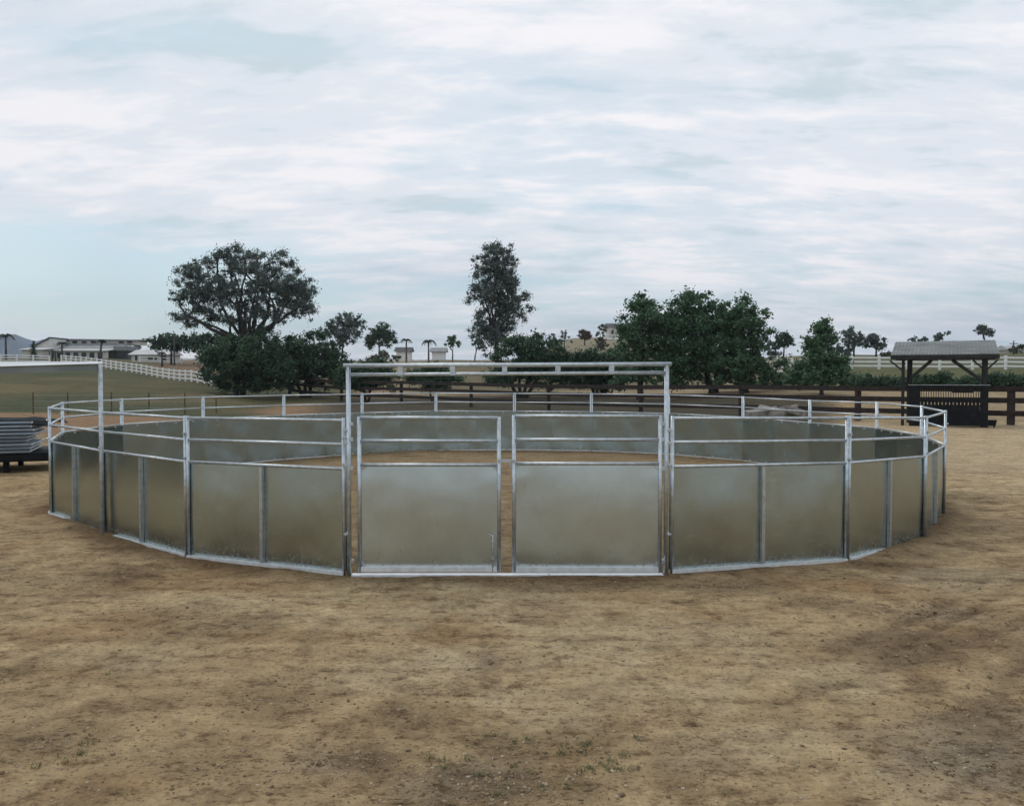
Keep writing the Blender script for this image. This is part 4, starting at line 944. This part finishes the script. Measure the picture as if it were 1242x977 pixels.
# bare-twig treetops over the barn's right
def palm(px, Y, ytop, spread_px, label, seed, lean=0, n=14):
    x = px2x(px, Y); z0 = tz(x, Y); H = zz(ytop, Y)-z0; t = empty('palm_tree', (x, Y, z0), 0, label, 'palm tree', 'palm trees on the ridge'); r = random.Random(seed)
    b = MB(); b.tube([(0,0,-.1),(lean*.4,0,H*.5),(lean,0,H)], [.24,.17,.15], 7); b.build('trunk', M['barkpale'], t, True)
    R = spread_px*Y/F
    b = MB()
    for k in range(n):
        a = 2*math.pi*k/n + r.uniform(-.2,.2); up = r.uniform(.35,1.3); R1 = R*r.uniform(.8,1.1); prev = []
        for i in range(8):
            u = i/7; px_ = lean+math.cos(a)*R1*u; py2 = math.sin(a)*R1*u; pz = H + R1*(up*u - (up+.55)*u*u)
            prev.append((px_, py2, pz))
        b.tube(prev, [.05-.005*i for i in range(8)], 3, False)
        sx, sy = -math.sin(a), math.cos(a)
        for i in range(1, 8):
            for f in (0, .5):
                p = prev[i-1] if f == 0 else tuple((u_+v_)/2 for u_, v_ in zip(prev[i-1], prev[i])); w = R*.26*(1-(i/9)**2)
                for sg in (-1, 1):
                    q = (p[0]+sx*sg*w+math.cos(a)*w*.4, p[1]+sy*sg*w+math.sin(a)*w*.4, p[2]-w*.7)
                    e = .09; b.add([p, (p[0]+math.cos(a)*e*2, p[1]+math.sin(a)*e*2, p[2]), q], [(0,1,2)])
    o = b.build('fronds', M['leaf_palm'], t); me = o.data; at2 = me.attributes.new('v', 'FLOAT', 'POINT'); at2.data.foreach_set('value', RNG.random(len(me.vertices)).astype(np.float32)); o['kind'] = 'stuff'
palm(8, 150, 407, 11, 'feathery palm at the left photo edge before the mountains', 1)
palm(76, 160, 416, 7, 'small palm in front of the barn gable', 2)
palm(121, 138, 413, 6, 'slim leaning palm rising beside the top of the tall left post', 3, .5)
palm(493, 172, 412, 8, 'left palm of the two on the central ridge', 4)
palm(520, 172, 414, 10, 'right palm of the two on the central ridge', 5)
palm(169+28, 150, 428, 5, 'tiny palm before the low outbuilding', 6)
def cypress(px, Y, yt, w, label, seed):
    x = px2x(px, Y); z0 = tz(x, Y); H = zz(yt, Y)-z0
    t = empty('cypress_tree', (x, Y, z0), 0, label, 'tree'); b = MB(); b.tube([(0,0,-.1),(0,0,H*.6)], [.12,.05], 6); b.build('trunk', M['bark'], t)
    r = np.random.default_rng(seed); cl = [[r.normal()*.06, r.normal()*.06, H*u, w*(1.1-.7*u)] for u in np.linspace(.1,.97,14)]
    leaf_cloud('foliage', cl, 1200, .3, M['leaf_dark'], t, seed)
cypress(41.5, 150, 413, .6, 'thin dark columnar tree left of the barn', 71)

# ------------------------------------------------------------------ buildings
def wallbox(t, nm, lo, hi, m): b = MB(); b.box(lo, hi); return b.build(nm, m, t)
def barn():
    Y = 200; s = Y/F; x0 = px2x(48, Y); z0 = zz(434, Y)
    t = empty('barn', (x0, Y, z0), 0, 'long off-white barn with a raised row of clerestory windows on the left ridge', 'barn')
    X = lambda px: (px-48)*s
    Z = lambda py: zz(py, Y)-z0
    D = 16
    wallbox(t, 'wall', (X(48), 0, -1), (X(147), D, Z(424)), M['wallwhite'])
    # gable end prism seen at left: main roof slopes
    L0, L1 = X(49), X(146); e, rt = Z(424), Z(415.5)
    b = MB(); b.add([(L0,-.6,e),(L1,-.6,e),(L1,5,rt),(L0,5,rt),(L0,-.6,e-.15),(L1,-.6,e-.15),(L1,5,rt-.15),(L0,5,rt-.15)], [(0,1,2,3),(7,6,5,4),(0,4,5,1),(1,5,6,2),(2,6,7,3),(3,7,4,0)]); b.build('lower_roof', M['greyroof'], t)
    b = MB(); b.add([(X(66),5.0,Z(416)),(X(66),11.4,Z(416)),(X(66),5,Z(410.8)),(X(66),11.4,Z(410.8)),(X(154),5,Z(416.8)),(X(154),11.4,Z(416.8)),(X(154),5,Z(411.8)),(X(154),11.4,Z(411.8))], [(0,2,3,1),(4,5,7,6),(0,4,6,2),(1,3,7,5),(2,6,7,3),(0,1,5,4)]); cw = b.build('clerestory_wall', M['wallwhite'], t)
    for px in (78.5, 90, 101.5, 113, 136, 146.5):
        w = wallbox(t, 'window', (X(px-3), 4.9, Z(415.2)), (X(px+3), 4.98, Z(412.3)), M['dark'])
        wallbox(w, 'sill', (X(px-3.4), 4.82, Z(415.9)), (X(px+3.4), 4.99, Z(415.3)), M['wallwhite'])
    b = MB(); b.add([(X(64),4.2,Z(410.6)),(X(156),4.2,Z(412)),(X(156),8.5,Z(409.8)),(X(64),8.5,Z(408.6)),(X(64),12,Z(410.6)),(X(156),12,Z(412))], [(0,1,2,3),(3,2,5,4),(0,4,5,1),(0,3,4),(1,5,2)]); b.build('upper_roof', M['darkroof'], t)
    # front-facing gable on the left
    b = MB(); b.add([(X(47),-3,-1),(X(70),-3,-1),(X(70),-3,Z(411)),(X(47),-3,Z(423)),(X(47),4.8,-1),(X(70),4.8,-1),(X(70),4.8,Z(411)),(X(47),4.8,Z(423))], [(0,1,2,3),(7,6,5,4),(0,3,7,4),(1,5,6,2)]); b.build('gable_wall', M['wallwhite'], t)
    b = MB(); b.bar((X(45.5),.9,Z(423.3)),(X(70.5),.9,Z(409.8)),8.6,.22,(0,0,1)); b.build('gable_roof', M['darkroof'], t)
    wallbox(t, 'door', (X(56), -3.08, -1), (X(66), -3.01, Z(421)), M['walltan'])
    # lean-to along the front with openings as dark boxes, inner shade painted in
    b = MB(); b.add([(X(72),-6,Z(426)),(X(145),-6,Z(426)),(X(145),-.05,Z(423)),(X(72),-.05,Z(423)),(X(72),-6,Z(426.6)),(X(145),-6,Z(426.6)),(X(145),-.05,Z(423.6)),(X(72),-.05,Z(423.6))], [(0,1,2,3),(7,6,5,4),(0,4,5,1),(1,5,6,2),(2,6,7,3),(3,7,4,0)]); b.build('lean_to_roof', M['paleroof'], t)
    wallbox(t, 'lean_to_wall', (X(72), -5.5, -1), (X(145), -5.3, Z(427)), M['walltan'])
    for k in range(7): wallbox(t, 'opening', (X(76+k*9.5), -5.58, -1), (X(81.5+k*9.5), -5.51, Z(428.3)), M['dark'])
    wallbox(t, 'dark_bay', (X(143), -1.5, -1), (X(160), 3, Z(426)), M['darkroof'])
    wallbox(t, 'side_roof', (X(143), -2, Z(425.5)), (X(161), 4, Z(420)), M['greyroof'])
barn()
def shed(px0, px1, Y, yb, ye, yr, label, wall, roof, D=6, name='outbuilding', holes=()):
    s = Y/F; x0 = px2x(px0, Y); z0 = zz(yb, Y); W = (px1-px0)*s; e = zz(ye, Y)-z0; rt = zz(yr, Y)-z0
    t = empty(name, (x0, Y, z0), 0, label, 'building')
    b = MB(); b.box((0,0,-1.2),(W,D,e)); b.build('wall', M[wall], t)
    b = MB(); b.add([(-.6,-.6,e),(W+.6,-.6,e),(W+.6,D/2,rt),(-.6,D/2,rt),(-.6,D+.6,e),(W+.6,D+.6,e)], [(0,1,2,3),(3,2,5,4),(0,3,4),(1,5,2),(0,4,5,1)]); b.build('roof', M[roof], t)
    for (a, c, za, zb_) in holes:
        wallbox(t, 'opening', ((a-px0)*s, -.06, max(-1.1, zz(za, Y)-z0)), ((c-px0)*s, -.003, zz(zb_, Y)-z0), M['dark'])  # flat dark box, shaded inside of the opening painted on
    return t
shed(27, 52, 190, 434, 424, 420.5, 'beige annex building left of the barn', 'walltan', 'paleroof', 9)
shed(160, 203, 175, 438.5, 430, 423.5, 'small white outbuilding with a pale roof right of the barn', 'wallwhite', 'paleroof', 7, holes=((164.5,167,437,431),(180,186,437,433),(188,191,437,433),(195,202,438,431)))
shed(738, 775, 300, 414, 396.5, 391, 'white hilltop house with a charcoal roof behind the largest clump', 'wallwhite', 'darkroof', 10, 'house', holes=((741,744,405,401),(748,751,405,400),(756,760,406,400)))
shed(735, 752, 285, 418, 411.5, 409, 'low white garage below the hilltop house', 'wallwhite', 'paleroof', 8, holes=((738,741,417,413),))
shed(481, 497, 210, 434, 426, 420.5, 'dark low-roofed shed between the two palms on the ridge', 'white', 'darkroof', 5)
shed(524, 539, 210, 434, 426.5, 421, 'grey-roofed shed right of the two palms on the ridge', 'white', 'greyroof', 5)
shed(1226, 1262, 240, 436, 424, 418, 'pale house on the ridge at the right photo edge', 'walltan', 'paleroof', 9, 'house', holes=((1230,1233,430,427),))
shed(238, 256, 185, 440, 432, 428, 'white low building behind the trees left of the big tree', 'wallwhite', 'paleroof', 6)
# dark gate posts in the fence gap
for k, (px, yt, w) in enumerate(((60.5,427,.16),(64,424,.2),(68,427,.2),(72.5,429,.16))):
    x = px2x(px, 141); z = tz(x, 141)
    b = MB(); b.tube([(0,0,-.2),(0,0,zz(yt,141)-z)], [w/2, w/2.4], 8); b.tube([(0,0,zz(yt,141)-z),(0,0,zz(yt,141)-z+.12)], [w/2+.03, .02], 8)
    o = b.build('timber_post', M['darkwood'], None, True, (x, 141, z)); tag(o, ['leftmost dark post in the gap of the white fence', 'tallest dark post, second in the fence gap', 'third dark post in the fence gap', 'rightmost and lowest dark post in the fence gap'][k], 'post', 'dark posts in the fence gap')
# utility pole by right ridge house, pole behind left trees
def pole(px, Y, yt, label):
    x = px2x(px, Y); z = tz(x, Y); t = empty('utility_pole', (x, Y, z), 0, label, 'pole'); H = zz(yt, Y)-z
    b = MB(); b.tube([(0,0,-.2),(0,0,H)], [.17,.11], 7); b.build('mast', M['barkpale'], t, True)
    b = MB(); b.box((-.9,-.16,H-.7),(.9,-.05,H-.55)); b.build('crossarm', M['barkpale'], t)
pole(212, 160, 407, 'pale utility pole in front of the dark trees behind the outbuilding')
pole(1228.5, 170, 413, 'dark pole beside the pale house at the right photo edge')

# ------------------------------------------------------------------ rubble heap behind the pen
def slab(px, py, Y, sx, sy, sz, rot, label):
    p = at(px, py, Y); r = random.Random(px)
    b = MB(); hx, hy, hz = sx/2, sy/2, sz/2
    vs = [(a*hx*(1+r.uniform(-.15,.15)), c*hy*(1+r.uniform(-.15,.15)), d*hz*(1+r.uniform(-.1,.1))) for a, c, d in ((-1,-1,-1),(1,-1,-1),(1,1,-1),(-1,1,-1),(-1,-1,1),(1,-1,1),(1,1,1),(-1,1,1))]
    b.add(vs, [(0,3,2,1),(4,5,6,7),(0,1,5,4),(1,2,6,5),(2,3,7,6),(3,0,4,7)])
    o = b.build('concrete_slab', M['concrete'], None, False, (p.x, Y, max(p.z, tz(p.x, Y)+.12))); o.rotation_euler = rot; tag(o, label, 'rubble', 'rubble heap beyond the pen')
slab(925,501,38,1.6,.8,.35,(R_(6),R_(-6),.2),'pale concrete slab tilted at the left of the rubble heap')
slab(938,498,39,1.3,.7,.25,(R_(10),R_(9),-.3),'dark-edged slab lying in the middle of the rubble heap')
slab(952,497,38.9,1.2,.3,.15,(R_(4),R_(-16),.1),'long broken plank-like slab pointing up from the rubble heap')
slab(958,500,37.8,1.2,.8,.3,(R_(-8),R_(12),.5),'low pale slab at the right of the rubble heap')
slab(944,503,37.5,.8,.6,.4,(R_(20),R_(5),1.0),'small block at the foot of the rubble heap')

# ------------------------------------------------------------------ stones, clods and weeds
def scatter_stones(name, n, rmin, rmax, ysel, m, seed, kind):
    r = np.random.default_rng(seed)
    ico = np.array([(0,0,1),(.894,0,.447),(.276,.851,.447),(-.724,.526,.447),(-.724,-.526,.447),(.276,-.851,.447),(.724,.526,-.447),(-.276,.851,-.447),(-.894,0,-.447),(-.276,-.851,-.447),(.724,-.526,-.447),(0,0,-1)])
    fc = np.array([(0,1,2),(0,2,3),(0,3,4),(0,4,5),(0,5,1),(1,6,2),(2,7,3),(3,8,4),(4,9,5),(5,10,1),(2,6,7),(3,7,8),(4,8,9),(5,9,10),(1,10,6),(6,11,7),(7,11,8),(8,11,9),(9,11,10),(10,11,6)])
    X = []; Y = []
    if kind == 'patch':
        pt = [p for p in PATCH if p[3] in 'dg']
        for i in range(n):
            p = pt[r.integers(len(pt))]; cx, cy = gp(p[0], p[1]); a = r.random()*6.28; q = p[2]*1.1*abs(r.normal())*.8
            X.append(cx+math.cos(a)*q*1.5); Y.append(cy+math.sin(a)*q)
    else:
        while len(X) < n:
            y = ysel[0] + (ysel[1]-ysel[0])*r.random()**1.7; x = r.uniform(-.72,.72)*y
            if kind == 'out' and math.hypot(x+.1, y-17.7) < 9.0: continue
            X.append(x); Y.append(y)
    X = np.array(X); Y = np.array(Y); Z = terrain(X, Y)
    s = rmin*(rmax/rmin)**(r.random(n)**2.2)
    base = ico[None]*(1+.28*r.normal(size=(n,12,1)))*s[:,None,None]*np.array([1,1,.65])*(1+.3*r.normal(size=(n,1,3)))
    base = np.clip(base, -rmax*1.6, rmax*1.6)
    V = (base + np.stack([X,Y,Z+s*.15],-1)[:,None]).reshape(-1,3)
    Fq = (fc[None]+np.arange(n)[:,None,None]*12).reshape(-1,3)
    o = link(name, fast_mesh(name, V, Fq, m)); o['kind'] = 'stuff'; return o
M['clod'] = material('earth_clod', (0.24, 0.170, 0.10), 0.95, 0, .45, 5, spec=.1)
scatter_stones('pebbles', 2600, .003, .013, (4, 11), M['rock'], 1, 'out')
scatter_stones('earth_clods', 7000, .002, .009, (3.8, 14), M['clod'], 2, 'out')
scatter_stones('gravel', 5000, .003, .016, None, M['clod'], 3, 'patch')
scatter_stones('gravel_stones', 1000, .004, .014, None, M['rock'], 4, 'patch')
def weeds():
    r = np.random.default_rng(9); V = []
    spots = [(625,945,.25,160),(675,915,.2,170),(705,912,.12,120),(60,920,.25,150),(650,930,.3,110),(745,910,.15,70),(530,935,.2,40),(100,905,.15,50),(40,800,.3,40)]
    for (px, py, R, n) in spots:
        cx, cy = gp(px, py)
        tufts = [(cx+r.normal()*R, cy+r.normal()*R*.8) for _ in range(max(3, n//22))]
        for i in range(n):
            tx, ty = tufts[r.integers(len(tufts))]; x = tx+r.normal()*.018; y = ty+r.normal()*.018; z = float(terrain(np.array([x]), np.array([y]))[0]); a = r.random()*6.28; sc_ = .4+1.1*r.random()**2; h = (.010+.016*r.random())*sc_; l = (.016+.02*r.random())*sc_; w = .0035
            dx, dy = math.cos(a), math.sin(a)
            V += [(x-dy*w, y+dx*w, z-.003), (x+dy*w, y-dx*w, z-.003), (x+dx*l+dy*w*.3, y+dy*l-dx*w*.3, z+h), (x+dx*l-dy*w*.3, y+dy*l+dx*w*.3, z+h)]
    V = np.array(V); n = len(V)//4
    me = fast_mesh('weeds', V, np.arange(4*n).reshape(-1,4), M['weed'], {'v': np.repeat(r.random(n), 4)}); o = link('weeds', me); o['kind'] = 'stuff'
M['weed'] = leaf_mat('weed_leaves', (0.07, 0.105, 0.035), (0.27, 0.22, 0.11))
weeds()
